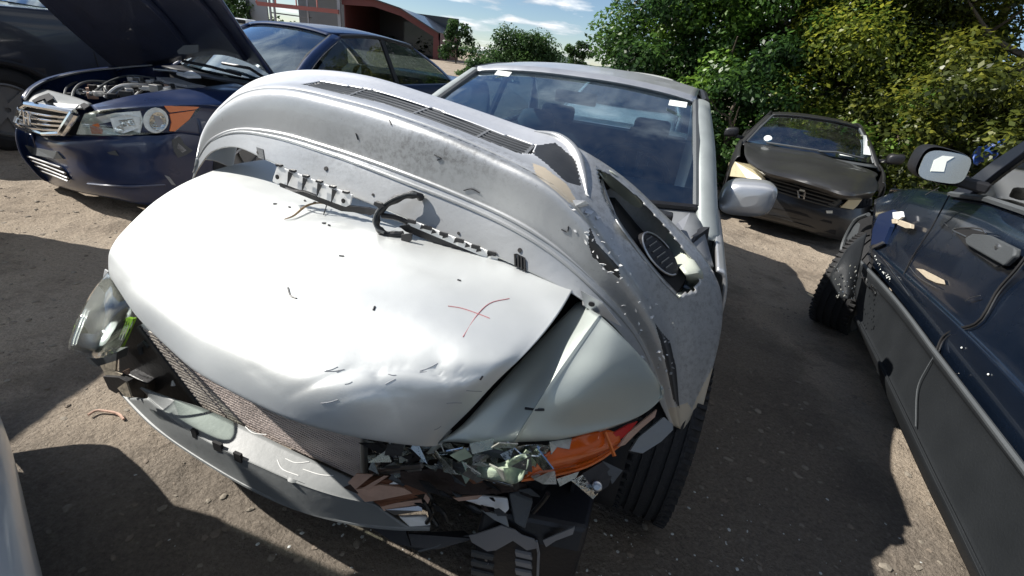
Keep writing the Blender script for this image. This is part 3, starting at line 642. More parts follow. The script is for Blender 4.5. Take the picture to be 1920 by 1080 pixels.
MB().poly([Sv(*p) for p in [(322, 714, .268), (327, 724, .268), (320, 724, .268)]], .004).build('duct_clip', 'whiteplastic', SC)

# smashed left headlight: amber turn lens and the shards of the rest
AM = [[(1008, 868, .655), (1045, 838, .668), (1098, 812, .672), (1135, 806, .665), (1160, 812, .65)],
      [(990, 886, .62), (1040, 862, .635), (1100, 845, .635), (1140, 832, .63), (1166, 822, .63)],
      [(978, 898, .59), (1035, 890, .58), (1092, 876, .58), (1130, 857, .59), (1168, 828, .61)]]
am = [[Sz(*p) for p in r] for r in AM]
am[1] = [p - SF.V * .012 for p in am[1]]
amber = patch(am, 26, 16, 'turn_lamp', 'amber', SC, thick=.005)
MB().tube(curve([p - SF.V * .004 for p in am[2]], 14), .0035, 6).build('lens_edge', 'orange', amber, smooth=True)
MB().bar(am[0][3] - SF.V * .008, am[1][3] - SF.V * .02 + SF.U * .02, .005, .008).build('lens_rib', 'orange', amber)
def shp(name, m, pts, parent=None, th=.005, f=None, bev=0):
    return MB().poly([(f or Sz)(*p) for p in pts], th).build(name, m, parent or SC, bevel=bev)
shp('red_reflector', 'red', [(1150, 812, .655), (1178, 796, .66), (1196, 790, .66), (1176, 815, .64), (1160, 826, .635)], amber)
shp('lamp_housing', 'rustpale', [(1160, 838, .63), (1178, 812, .645), (1232, 768, .665), (1228, 782, .655), (1200, 806, .64), (1172, 834, .625)])
shp('fender_corner', 'greyplastic', [(1182, 845, .60), (1198, 820, .62), (1245, 782, .64), (1262, 796, .63), (1262, 806, .62), (1240, 828, .605), (1205, 850, .595)], th=.01)  # grey plastic colour stands in for silver in shade
shp('lens_flap', 'shard', [(1030, 828, .68), (1072, 822, .68), (1068, 842, .67), (1045, 838, .67), (1034, 852, .665)])
shp('lens_flap', 'shard', [(1000, 898, .60), (1040, 880, .60), (1044, 908, .585), (1020, 908, .585)])
shp('lens_flap', 'foil', [(1044, 898, .59), (1086, 884, .59), (1080, 896, .58), (1050, 912, .575)])
q = random.Random(12)
poly_sh = [(690, 826), (830, 836), (1028, 832), (1016, 868), (985, 900), (900, 890), (700, 888)]
def shard(x, y, v, s, m):
    c = Sv(x, y, v); a = q.uniform(0, 6.28); k = q.randint(3, 4)
    e1 = (SF.U * q.uniform(.6, 1) + SF.V * q.uniform(-.7, .7) + SF.Z * q.uniform(-.3, .3)).normalized(); e2 = (SF.Z * q.uniform(.6, 1) + SF.V * q.uniform(-.6, .6)).normalized()
    pts = [c + e1 * s * q.uniform(.5, 1.3) * math.cos(a + 6.28 * i / k) + e2 * s * q.uniform(.35, .9) * math.sin(a + 6.28 * i / k) for i in range(k)]
    return MB().poly(pts, .0025).build('lens_shard', m, SC)
for i in range(120):
    while True:
        x, y = q.uniform(688, 1030), q.uniform(825, 902)
        if inside(poly_sh, x, y): break
    gx = x > 800
    shard(x, y, q.uniform(.17, .30), q.uniform(.012, .042), q.choice(['shard', 'greenfoil', 'shard', 'shard', 'foil']) if gx else q.choice(['shard', 'foil', 'shard', 'plastic', 'shard']))
bw = [[(700, 838), (760, 840), (820, 846), (880, 838), (940, 836), (1000, 834), (1034, 836)], [(700, 862), (760, 864), (820, 860), (880, 858), (940, 856), (1000, 854), (1024, 856)], [(704, 884), (760, 880), (820, 878), (880, 884), (940, 888), (985, 884), (1006, 876)]]
patch([[Sv(x, y, .315 + q.uniform(-.03, .03)) for x, y in r] for r in bw], 40, 14, 'lamp_bowl', 'foil', SC, thick=.003)
for x, y in ((742, 856), (905, 852)):
    MB().lathe(Sv(x, y, .27), -SF.V + SF.Z * .3, [(0, .018), (.01, .020), (.03, .014), (.035, .008), (.05, .007), (.055, 0)], 14).build('bulb', 'whiteplastic', SC, smooth=True)
for a, b2, m, w in (((694, 882), (792, 872), 'steel', .012), ((700, 890), (790, 880), 'steel', .006), ((728, 830), (772, 866), 'foil', .012), ((800, 850), (870, 846), 'foil', .006), ((822, 868), (880, 882), 'trim', .02), ((965, 880), (968, 915), 'plastic', .012), ((880, 838), (980, 862), 'trim', .014), ((1010, 838), (985, 880), 'foil', .008), ((892, 892), (968, 912), 'foil', .007), ((760, 868), (840, 828), 'hose', .012)):
    MB().bar(Sv(*a, .215), Sv(*b2, .222), w * .7, w).build('lamp_strut', m, SC, bevel=.001)
g_ = [[(884, 872), (905, 866), (935, 868), (965, 858), (985, 850)], [(885, 885), (912, 880), (940, 880), (968, 878), (990, 868)], [(888, 893), (915, 898), (942, 902), (962, 908), (978, 900)]]
gg = [[Sv(x, y, .195 + q.uniform(-.025, .025)) for x, y in r] for r in g_]
patch(gg, 14, 8, 'crumpled_reflector', 'greenfoil', SC, thick=.002)
# bent bumper bar, rusty where the paint is gone
shp('bumper_bar', 'rust', [(655, 905, .45), (690, 900, .45), (760, 898, .45), (770, 905, .445), (838, 906, .44), (845, 913, .43), (800, 925, .42), (720, 938, .41), (695, 938, .41)], th=.03)
shp('bumper_bar', 'rustpale', [(668, 912, .448), (720, 902, .455), (762, 908, .44), (778, 918, .425), (720, 930, .42), (690, 934, .415)], th=.006, f=lambda x, y, z: Sz(x, y, z) - SF.V * .012)
shp('bumper_bar', 'rustdark', [(750, 884, .50), (850, 876, .51), (900, 888, .50), (985, 908, .48), (990, 920, .46), (900, 928, .45), (800, 925, .45), (752, 905, .47)], th=.05)
for pts, m in (([(652, 905, .46), (668, 888, .48), (700, 890, .48), (666, 918, .45)], 'rustpale'), ([(680, 915, .45), (720, 892, .47), (728, 892, .47), (690, 918, .45)], 'rustpale'), ([(735, 890, .47), (762, 908, .45), (755, 912, .45), (728, 898, .46)], 'trim'),
               ([(730, 908, .45), (748, 898, .46), (750, 908, .45)], 'whiteplastic'), ([(712, 948, .38), (790, 936, .38), (792, 944, .37), (720, 958, .365)], 'rustpale'), ([(722, 956, .37), (790, 948, .37), (792, 958, .36), (740, 966, .352)], 'steel'), ([(700, 940, .39), (775, 928, .40), (785, 932, .39), (715, 950, .385)], 'rust'),
               ([(850, 934, .43), (905, 928, .43), (895, 936, .42), (860, 940, .42)], 'rustpale'), ([(798, 925, .42), (806, 936, .41), (802, 945, .4), (794, 934, .41)], 'rustpale')):
    shp('torn_metal', m, pts, th=.006)
shp('broken_housing', 'whiteplastic', [(866, 937, .42), (905, 929, .425), (952, 934, .42), (955, 955, .40), (944, 966, .39), (925, 952, .40), (900, 948, .405)], th=.012, bev=.003)
shp('broken_housing', 'greyplastic', [(900, 956, .39), (950, 968, .38), (955, 990, .36), (925, 975, .37)], th=.012, bev=.003)
shp('broken_housing', 'trim', [(955, 925, .44), (990, 915, .44), (1000, 940, .42), (985, 992, .37), (965, 980, .38)], th=.02, bev=.003)
for pts in ([(800, 920, .26), (812, 940, .26), (806, 962, .26), (820, 985, .26)], [(812, 945, .25), (830, 960, .25), (838, 975, .25)], [(1000, 960, .27), (1018, 940, .27), (1028, 925, .27)], [(795, 940, .25), (808, 965, .25), (800, 980, .25)]):
    MB().tube(curve([Sv(*p) for p in pts], 10), .006, 7).build('cable', 'hose', SC, smooth=True)
shp('splash_guard', 'plastic', [(752, 1000, .2), (870, 995, .2), (890, 1010, .2), (820, 1030, .18), (785, 1034, .17), (765, 1025, .18)], th=.012)
shp('splash_guard', 'plastic', [(690, 985, .22), (760, 995, .22), (770, 1025, .19), (742, 1020, .19)], th=.012)
MB().tube(curve([Sz(785, 1033, .172), Sz(820, 1024, .182), Sz(850, 1010, .192), Sz(885, 1004, .2)], 10), .004, 6).build('guard_edge', 'trim', SC, smooth=True)
# ribbed plastic box hanging under the left corner
bxu0, bxu1 = .285, .56
box = MB()
prof = [(.30, .36), (.275, .30), (.272, .10), (.32, .06), (.62, .06), (.62, .36)]
box.add([SF.w(bxu0, a, b2) for a, b2 in prof] + [SF.w(bxu1, a + .06, b2) for a, b2 in prof], [tuple(range(5, -1, -1)), tuple(range(6, 12))] + [(i, (i + 1) % 6, 6 + (i + 1) % 6, 6 + i) for i in range(6)])
boxo = box.build('resonator_box', 'plastic', SC, bevel=.012)
def onbox(x, y, lift=.003):
    n_ = (SF.V * -1 + SF.U * .213).normalized(); p0 = SF.w(bxu0, .272, .2); d = ray(x, y); t = (p0 - EYE).dot(n_) / d.dot(n_); return EYE + d * t + n_ * lift
for pts in ([(880, 1003), (900, 998), (940, 984), (965, 992), (978, 1002), (1002, 1010), (1008, 1026), (988, 1030), (962, 1012), (930, 1030), (914, 1032), (885, 1015)],):
    MB().poly([onbox(*p) for p in pts], .003).build('paint_flake', 'greymetal', boxo)
for i in range(3):
    y = 1032 + i * 17; MB().poly([onbox(966, y, .005), onbox(996, y + 6, .005), onbox(998, y + 15, .005), onbox(968, y + 8, .005)], .008).build('rib', 'greymetal', boxo)
    MB().poly([onbox(884, y, .005), onbox(926, y + 10, .005), onbox(924, y + 16, .005), onbox(884, y + 8, .005)], .008).build('rib', 'trim', boxo)
MB().tube([onbox(1006, 1012, .004), onbox(1010, 1034, .004), onbox(1008, 1085, .004)], .004, 6).build('seam', 'greymetal', boxo)
MB().poly([onbox(1018, 1012), onbox(1050, 998), onbox(1078, 986), (onbox(1074, 1000)), onbox(1042, 1012), onbox(1024, 1024)], .003).build('paint_flake', 'greymetal', boxo)
for x, y in ((912, 1048), (915, 1058), (1000, 958)): MB().lathe(onbox(x, y, .002), -SF.V, [(-.004, .004), (.002, .004), (.003, 0)], 8).build('bolt', 'steel', boxo)
clip = shp('lamp_bracket', 'foil', [(1072, 902, .58), (1092, 890, .58), (1122, 925, .54), (1112, 936, .53)], th=.01)
shp('lamp_bracket', 'plastic', [(1092, 888, .58), (1130, 866, .59), (1150, 885, .57), (1140, 912, .55), (1116, 928, .54)], th=.02)
shp('lamp_bracket', 'trim', [(1130, 864, .59), (1168, 882, .57), (1148, 908, .55), (1140, 888, .57)], th=.004)
MB().lathe(Sz(1121, 905, .565) - SF.V * .012, -SF.V + SF.Z * .6, [(-.01, .012), (.0, .012), (.002, .009), (.002, .006), (.006, .006), (.006, 0)], 14).build('bolt', 'steel', SC, smooth=True)
# front wheel, turned a little
wr = bpy.data.objects.new('front_wheel', None); C.objects.link(wr); wr.parent = SC; wr.location = SF.w(.735, .90, .30) - SC.location
wheel(wr, SF.w(.735, .90, .30), (SF.U + SF.V * -.10), .30, .19)
# wheel-house liner
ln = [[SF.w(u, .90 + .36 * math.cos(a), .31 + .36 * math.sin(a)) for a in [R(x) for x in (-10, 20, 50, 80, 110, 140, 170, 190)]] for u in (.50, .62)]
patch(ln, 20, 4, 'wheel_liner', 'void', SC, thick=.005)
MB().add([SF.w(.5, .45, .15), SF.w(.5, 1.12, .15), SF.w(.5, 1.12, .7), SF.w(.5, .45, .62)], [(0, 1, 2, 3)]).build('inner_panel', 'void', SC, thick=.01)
# rear wheels
for s in (-1, 1):
    r2 = bpy.data.objects.new('rear_wheel', None); C.objects.link(r2); r2.parent = SC; r2.location = SF.w(s * .76, 3.45, .305) - SC.location
    wheel(r2, SF.w(s * .76, 3.45, .305), SF.U * s, .312, .205, fine=False)
r2 = bpy.data.objects.new('front_wheel', None); C.objects.link(r2); r2.parent = SC; r2.location = SF.w(-.76, .80, .305) - SC.location
wheel(r2, SF.w(-.76, .80, .305), -SF.U, .312, .205, fine=False)
# flanks, doors, cabin
st = [(.98, .80, .22, .90), (1.3, .80, .21, .93), (1.8, .81, .20, .94), (2.6, .82, .20, .95), (3.3, .82, .21, .97), (3.9, .81, .24, .98), (4.35, .76, .32, .97)]
for s in (-1, 1):
    fl = flank(SF, SC, 'silver', st, s, [(.90, .36), (3.45, .36)])
    for vv in (1.62, 2.62): MB().tube([SF.w(s * .795, vv, .22), SF.w(s * .815, vv, .5), SF.w(s * .805, vv, .78), SF.w(s * .765, vv + .02, .95)], .005, 5).build('door_gap', 'void', fl)
    MB().bar(SF.w(s * .828, 2.35, .80), SF.w(s * .828, 2.55, .80), .02, .025).build('door_handle', 'silver', fl, bevel=.006)
ws, roof = cabin(SF, SC, 'silver', 1.19, 2.06, 3.2, 3.75, .725, .575, .995, .96, 1.375, 2.58, bow=.17, pillar_w=.07, pillar='shaded_silver')
patch([[SF.w(u * .7, 3.72, .985) for u in (-1, 0, 1)], [SF.w(u * .78, 4.1, .985 + .01 * (1 - u * u)) for u in (-1, 0, 1)], [SF.w(u * .76, 4.4, .95) for u in (-1, 0, 1)]], 10, 8, 'trunk_lid', 'silver', SC, thick=.01)
patch([[SF.w(u * .78, 4.4, .95) for u in (-1, 0, 1)], [SF.w(u * .80, 4.5, .6) for u in (-1, 0, 1)], [SF.w(u * .78, 4.46, .3) for u in (-1, 0, 1)]], 10, 8, 'rear_bumper', 'silver', SC, thick=.01)
# cowl strip, wiper and debris below the glass
patch([[SF.w(u * .67, 1.19 + .17 * abs(u) ** 2.2 + .01, .985) for u in (-1, -.5, 0, .5, 1)], [SF.w(u * .69, 1.10 + .15 * abs(u) ** 2.2, .965) for u in (-1, -.5, 0, .5, 1)], [SF.w(u * .70, 1.02 + .12 * abs(u) ** 2.2, .96) for u in (-1, -.5, 0, .5, 1)], [SF.w(u * .74, .92 + .1 * u * u, .90) for u in (-1, -.5, 0, .5, 1)]], 24, 12, 'cowl', 'cowlgrey', SC, thick=.01)
MB().tube([SF.w(u * .66, 1.18 + .17 * abs(u) ** 2.2, .995) for u in (-1, -.6, -.3, 0, .3, .6, 1)], .014, 6).build('glass_seal', 'plastic', SC, smooth=True)
MB().tube([SF.w(.52, 1.12, 1.005), SF.w(.3, 1.17, 1.03), SF.w(-.05, 1.17, 1.035)], .010, 6).build('wiper', 'plastic', SC, smooth=True)
MB().box(SF.w(.55, 1.10, .995), .06, .05, .05, (SF.U, SF.V, SF.Z)).build('wiper_pivot', 'plastic', SC, bevel=.006)
MB().poly([SF.w(.57, 1.02, .98), SF.w(.62, 1.06, .985), SF.w(.63, 1.12, 1.03), SF.w(.60, 1.08, 1.0)], .006).build('cowl_clip', 'greymetal', SC)
MB().poly([SF.w(.64, 1.02, .88), SF.w(.72, 1.14, .9), SF.w(.71, 1.18, .98), SF.w(.67, 1.1, .96)], .03).build('fender_hinge_cover', 'plastic', SC)
# right-hand and left-hand mirror
def door_mirror(F, root, s, u0, u1, v, z, h, paint, gl='mirror', dep=.075, rear=1, tilt=.0):
    cu, hu, hz = (u0 + u1) / 2, abs(u1 - u0) / 2, h / 2; g = []
    for i in range(12):
        t = i / 11; k = [.30, .62, .78, .88, .94, .98, 1, 1, 1, 1, .985, .96][i]; a = -dep + (dep + .05) * [0, .02, .06, .12, .2, .3, .42, .55, .68, .8, .92, 1][i]
        ring = []
        for j in range(33):
            th = 6.28318 * j / 32; cx, sx = math.cos(th), math.sin(th); e = 2 / 3.4
            x = math.copysign(abs(cx) ** e, cx); zz = math.copysign(abs(sx) ** e, sx)
            ring.append(F.w(s * (cu + hu * k * x), v + rear * a, z + hz * k * zz + .012 * x * s))
        g.append(ring)
    vs = [p for r in g for p in r]; fs = [(i * 33 + j, i * 33 + j + 1, (i + 1) * 33 + j + 1, (i + 1) * 33 + j) for i in range(11) for j in range(32)] + [tuple(range(32))]
    mb = MB().add(vs, fs); mo = mb.build('door_mirror', paint, root, smooth=True, angle=60)
    gp = [F.w(s * (cu + hu * .88 * math.copysign(abs(math.cos(t)) ** .55, math.cos(t))), v + rear * .047 - tilt * math.copysign(abs(math.sin(t)) ** .55, math.sin(t)) * hz * .86 + abs(tilt) * hz * .86, z + hz * .86 * math.copysign(abs(math.sin(t)) ** .55, math.sin(t))) for t in [6.28318 * j / 24 for j in range(24)]]
    MB().poly(gp, .004, nrm=F.V * rear).build('mirror_glass', gl, mo)
    MB().bar(F.w(s * (u0 + .02), v, z - hz * .7), F.w(s * (u0 - .10), v + .03, z - hz * .85), .06, .045).build('mirror_arm', 'plastic', mo, bevel=.01)
    return mo
dm = door_mirror(SF, SC, 1, .775, .985, 1.70, 1.0, .15, 'silver')
door_mirror(SF, SC, -1, .775, .98, 1.72, 1.0, .145, 'silver')
# inside
MB().add([SF.w(-.75, 1.2, .3), SF.w(.75, 1.2, .3), SF.w(.75, 3.7, .3), SF.w(-.75, 3.7, .3)], [(0, 1, 2, 3)]).build('cabin_floor', 'void', SC)
patch([[SF.w(u * .66, 1.24 + .16 * abs(u) ** 2.2, .975) for u in (-1, -.5, 0, .5, 1)], [SF.w(u * .68, 1.48, .975 + .02 * (u > 0)) for u in (-1, -.5, 0, .5, 1)], [SF.w(u * .68, 1.62, .94 + .03 * (u > .3)) for u in (-1, -.5, 0, .5, 1)], [SF.w(u * .68, 1.66, .6) for u in (-1, -.5, 0, .5, 1)]], 20, 16, 'dashboard', 'dash', SC, thick=.01)
seat(SF, SC, -.36, 2.42, 'seat'); seat(SF, SC, .36, 2.42, 'seatdark')
patch([[SF.w(u * .62, 3.02, .5) for u in (-1, 0, 1)], [SF.w(u * .62, 3.2, .98) for u in (-1, 0, 1)], [SF.w(u * .62, 3.3, 1.0) for u in (-1, 0, 1)], [SF.w(u * .62, 3.72, .99) for u in (-1, 0, 1)]], 10, 12, 'rear_seat', 'seatdark', SC, thick=.02)
for u in (-.36, .36): MB().box(SF.w(u, 3.2, 1.07), .26, .07, .13, (SF.U, SF.V, SF.Z)).build('rear_headrest', 'seatdark', SC, bevel=.03)
steering(SF, SC, .36, 1.80, .96)
MB().box(SF.w(0, 2.02, 1.27), .22, .02, .06, (SF.U, SF.V, SF.Z)).build('inside_mirror', 'plastic', SC, bevel=.01)
for u in (-.40, .50):
    a = Vector(SF.w(u, 2.0 if u < 0 else 1.93, 1.335 if u < 0 else 1.315)); nrm = (SF.V * -.42 + SF.Z * .9)
    dd = (a - EYE); 
    e2 = (SF.V * .9 + SF.Z * .42).normalized()
    MB().box(a, .08, .05, .002, (SF.U, e2, e2.cross(SF.U) * -1)).build('sticker_or_glint', 'paper', ws)
# ================================================================== torn-off bumper cover lying on the bonnet
BM = bpy.data.materials.new('scuffed_bumper_paint'); BM.use_nodes = True; n = BM.node_tree; b = n.nodes['Principled BSDF']
b.inputs['Metallic'].default_value = .6; b.inputs['Roughness'].default_value = .40; b.inputs['Coat Weight'].default_value = .2
tcn = n.nodes.new('ShaderNodeTexCoord'); at_ = n.nodes.new('ShaderNodeAttribute'); at_.attribute_name = 'wear'
sp = n.nodes.new('ShaderNodeSeparateColor'); n.links.new(at_.outputs['Color'], sp.inputs[0])
fl1 = noise(62, 8, .78); f1 = ramp(fl1.outputs['Fac'], .595, .64, (0, 0, 0), (1, 1, 1))
fl0 = noise(6, 4); f0 = ramp(fl0.outputs['Fac'], .45, .75, (0, 0, 0), (1, 1, 1))
mul = nn('ShaderNodeMath'); mul.operation = 'MULTIPLY'; n.links.new(f1.outputs[0], mul.inputs[0]); n.links.new(f0.outputs[0], mul.inputs[1])
mul2 = nn('ShaderNodeMath'); mul2.operation = 'MULTIPLY'; mul2.inputs[1].default_value = .7; n.links.new(mul.outputs[0], mul2.inputs[0])
c0 = nn('ShaderNodeRGB'); c0.outputs[0].default_value = (.45, .46, .46, 1)
cdk = nn('ShaderNodeRGB'); cdk.outputs[0].default_value = (.085, .075, .062, 1)
cbe = nn('ShaderNodeRGB'); cbe.outputs[0].default_value = (.44, .38, .29, 1)
ctr = nn('ShaderNodeRGB'); ctr.outputs[0].default_value = (.022, .023, .024, 1)
at2 = nn('ShaderNodeAttribute'); at2.attribute_name = 'lit_edges'
ccl = nn('ShaderNodeRGB'); ccl.outputs[0].default_value = (.70, .71, .72, 1)  # paler paint on rim and crest stands for the light caught there
xc = mixc(at2.outputs['Fac'], c0.outputs[0], ccl.outputs[0])
x1 = mixc(mul2.outputs[0], xc.outputs[2], cdk.outputs[0])
def frayed(out, s=40, amp=.5):
    q = noise(s, 8, .7); a = nn('ShaderNodeMath'); a.operation = 'MULTIPLY_ADD'; a.inputs[1].default_value = amp; n.links.new(q.outputs['Fac'], a.inputs[0]); n.links.new(out, a.inputs[2])
    r_ = nn('ShaderNodeMapRange'); r_.inputs['From Min'].default_value = .5 + amp * .5 - .04; r_.inputs['From Max'].default_value = .5 + amp * .5 + .04; n.links.new(a.outputs[0], r_.inputs[0]); return r_.outputs[0]
dirtf = nn('ShaderNodeMath'); dirtf.operation = 'MULTIPLY'; fl3 = noise(55, 10, .8); f3 = ramp(fl3.outputs['Fac'], .46, .62, (0, 0, 0), (.6, .6, .6)); n.links.new(f3.outputs[0], dirtf.inputs[0]); n.links.new(sp.outputs[2], dirtf.inputs[1])
x2 = mixc(dirtf.outputs[0], x1.outputs[2], cdk.outputs[0])
x3 = mixc(frayed(sp.outputs[1]), x2.outputs[2], cbe.outputs[0])
fr1 = frayed(sp.outputs[0], 55, .45)
x4 = mixc(fr1, x3.outputs[2], ctr.outputs[0]); n.links.new(x4.outputs[2], b.inputs['Base Color'])
mm = nn('ShaderNodeMath'); mm.operation = 'MAXIMUM'; n.links.new(frayed(sp.outputs[1]), mm.inputs[0]); n.links.new(fr1, mm.inputs[1])
ms = nn('ShaderNodeMapRange'); ms.inputs['To Min'].default_value = .6; ms.inputs['To Max'].default_value = 0; n.links.new(mm.outputs[0], ms.inputs[0]); n.links.new(ms.outputs[0], b.inputs['Metallic'])
q5 = noise(16, 6); bp = nn('ShaderNodeBump'); bp.inputs['Strength'].default_value = .08; bp.inputs['Distance'].default_value = .02; n.links.new(q5.outputs['Fac'], bp.inputs['Height']); n.links.new(bp.outputs[0], b.inputs['Normal'])
M['bumper'] = BM

BC = thing('bumper_cover', 'torn silver bumper cover flipped over onto the bonnet, slotted grille uppermost', 'bumper', SF.w(-.1, .75, .95))
va = [.80, .80, .78, .75, .70, .66, .62, .60, .57, .56, .60, .66]
ve = [.82, .90, .95, 1.0, 1.02, 1.02, 1.0, .97, .92, .95, .95, .72]
BR = [
 (-.02, [(360, 338), (374, 312), (398, 284), (442, 276), (503, 302), (600, 346), (720, 393), (860, 453), (1000, 513), (1102, 570), (1186, 655), (1256, 792)]),
 (.05, [(362, 328), (376, 296), (400, 266), (447, 252), (522, 266), (622, 300), (740, 346), (880, 402), (1010, 468), (1116, 553), (1200, 650), (1260, 796)]),
 (.085, [(363, 324), (377, 288), (402, 260), (449, 244), (526, 252), (632, 283), (750, 324), (888, 380), (1005, 440), (1112, 528), (1206, 645), (1263, 798)]),
 (.10, [(364, 322), (377, 284), (402, 256), (450, 240), (528, 247), (634, 278), (753, 319), (892, 375), (1010, 434), (1115, 524), (1208, 644), (1264, 799)]),
 (.105, [(366, 315), (376, 272), (396, 234), (446, 205), (532, 205), (648, 232), (770, 268), (905, 322), (1030, 388), (1130, 492), (1230, 640), (1270, 802)]),
 (.13, [(367, 311), (377, 263), (401, 220), (456, 184), (538, 178), (657, 203), (784, 242), (914, 296), (1040, 363), (1145, 480), (1240, 633), (1274, 803)]),
 (.20, [(368, 309), (378, 259), (403, 214), (459, 176), (540, 168), (659, 193), (789, 233), (919, 286), (1043, 355), (1149, 476), (1244, 631), (1276, 804)]),
 (.31, [(368, 308), (378, 257), (404, 212), (460, 174), (540, 166), (660, 191), (790, 231), (920, 284), (1044, 353), (1150, 475), (1245, 630), (1276, 804)]),
 (.41, [(368, 306), (378, 254), (406, 208), (464, 169), (546, 160), (666, 184), (796, 224), (925, 276), (1050, 343), (1160, 460), (1258, 624), (1278, 804)]),
 (.60, [(369, 304), (379, 252), (408, 205), (470, 163), (556, 152), (678, 174), (805, 212), (936, 262), (1062, 322), (1185, 430), (1298, 598), (1288, 804)]),
 (.85, [(369, 302), (381, 249), (412, 202), (477, 154), (572, 141), (690, 155), (815, 193), (946, 240), (1076, 292), (1206, 392), (1338, 560), (1300, 802)]),
 (1.0, [(369, 300), (382, 247), (414, 200), (480, 150), (568, 131), (684, 141), (812, 179), (950, 226), (1084, 277), (1218, 376), (1352, 548), (1310, 800)]),
]
bh = [[SF.v(x, y, va[j] + (ve[j] - va[j]) * k) for j, (x, y) in enumerate(r)] for k, r in BR]
cen = SF.w(-.1, .8, .75)
lastr = []
for j, p in enumerate(bh[-1]):
    o = (p - cen); o -= SF.V * o.dot(SF.V); o.normalize()
    lastr.append((p, o))
bh += [[p + SF.V * .045 - o * .03 for p, o in lastr], [p + SF.V * .05 - o * .12 for p, o in lastr]]
NU = 380; bg_ = grid(bh, NU, 204); KI = 204 / 136; KJ = NU / 230
br_ = random.Random(9)
bd = [(br_.uniform(-.9, .8), br_.uniform(.6, 1.2), br_.uniform(.05, .12), br_.uniform(-.004, .004)) for _ in range(26)]
for r in bg_:
    for p in r:
        l = SF.loc(p)
        for u, z, s, a in bd:
            d2 = ((l.x - u) ** 2 + (l.z - z) ** 2) / (s * s)
            if d2 < 6: p += SF.V * (a * math.exp(-d2))
FOG = [(1120, 316), (1150, 330), (1200, 372), (1255, 432), (1300, 490), (1314, 518), (1302, 545), (1270, 555), (1235, 518), (1190, 462), (1155, 412), (1132, 365)]
GRL = [(566, 158), (600, 152), (700, 168), (820, 205), (930, 247), (1004, 272), (1000, 288), (975, 288), (850, 240), (720, 194), (600, 166)]
pxg = pxarr(bg_)
NB = len(bg_)
def bkeep(i, j, c):
    x, y = (pxg[i][j] + pxg[i + 1][j + 1]) / 2
    if i > 124 * KI: return True
    if j > 130 * KJ and i > 45 * KI and inside(FOG, x, y): return False
    if i > 45 * KI and inside(GRL, x, y): return False
    return True
bgf = bg_[:183]
bmo = grid_mb(bg_, bkeep)
shell = bmo.build('bumper_shell', 'bumper', BC, smooth=True, thick=.004, angle=55)
TEAR = [[(1106, 424), (1118, 455), (1160, 500), (1163, 523), (1140, 508), (1112, 482), (1103, 455)], [(1228, 606), (1240, 622), (1256, 640), (1268, 690), (1274, 765), (1262, 748), (1250, 690), (1238, 640)],
        [(1004, 272), (1042, 268), (1078, 298), (1090, 348), (1062, 342), (1030, 312), (1000, 288)], [(965, 500), (968, 476), (985, 484), (983, 506)]]
BARE = [[(998, 306), (1020, 313), (1062, 345), (1080, 374), (1068, 381), (1042, 358), (1006, 330)], [(1252, 766), (1290, 756), (1302, 775), (1294, 808), (1266, 808)], [(1336, 688), (1346, 700), (1332, 740), (1302, 792), (1294, 775), (1314, 730)]]
CREST = [(480, 166), (530, 164), (620, 181), (720, 209), (850, 257), (960, 303), (1040, 348)]
def dseg(x, y, pl):
    best = 1e9
    for (a, b2), (c, d) in zip(pl, pl[1:]):
        dx_, dy_ = c - a, d - b2; t = max(0, min(1, ((x - a) * dx_ + (y - b2) * dy_) / (dx_ * dx_ + dy_ * dy_))); best = min(best, math.hypot(x - a - t * dx_, y - b2 - t * dy_))
    return best
cl_ = [0.0] * len(shell.data.vertices)
ca = shell.data.color_attributes.new('wear', 'FLOAT_COLOR', 'POINT')
for k, v_ in enumerate(shell.data.vertices):
    x, y = px_of(v_.co + BC.location); i = (k // NU) / KI
    r_ = 1.0 if any(inside(t, x, y) for t in TEAR) and i < 119 else 0.0
    g_ = 1.0 if any(inside(t, x, y) for t in BARE) and i < 119 else 0.0
    d = dseg(x, y, CREST)
    if i < 114: r_ = max(r_, .52 * math.exp(-(d / 3.0) ** 2))
    bl = math.exp(-(((x - 830) / 230) ** 2 + ((y - 285) / 55) ** 2)) * .9 + .35 * math.exp(-((x - 1220) / 130) ** 2 - ((y - 470) / 220) ** 2)
    if 84 < i < 126: bl = .10 if x < 1060 else max(bl, .6)
    cl_[k] = max(0, min(1, (i - 84) / 10)) * max(0, min(1, (1110 - x) / 40)) + .75 * math.exp(-((i - 76) / 7.0) ** 2) * (x < 1100)
    ca.data[k].color = (r_, g_, min(1, bl), 1)
ct = shell.data.attributes.new('lit_edges', 'FLOAT', 'POINT'); ct.data.foreach_set('value', cl_)
# raised double bead along the face, and the bright rim round the grille corner
def bead(idx, j0, j1, r, name, m='bumper', lift=.002):
    pts = [bg_[int(idx * KI)][int(j * KJ)] for j in range(j0, j1, 3)]; out = []
    for t, p in enumerate(pts): out.append(p + (EYE - p).normalized() * lift)
    nP = len(out); return MB().tube(out, [r * min(1, .25 + 6 * min(t, nP - 1 - t) / nP) for t in range(nP)], 8).build(name, m, shell, smooth=True)
bead(24, 16, 190, .006, 'face_bead'); bead(14, 40, 216, .005, 'face_bead'); bead(70, 44, 160, .0045, 'crest_bead', 'bumper', .0)
rim = [on(bgf, x, y, .000) for x, y in [(1002, 246), (1046, 256), (1078, 284), (1092, 322), (1101, 366)]]
MB().tube(curve(rim, 24), [.003 + .011 * math.sin(3.1416 * i / 23) for i in range(24)], 10).build('grille_rim', 'bumper', shell, smooth=True)
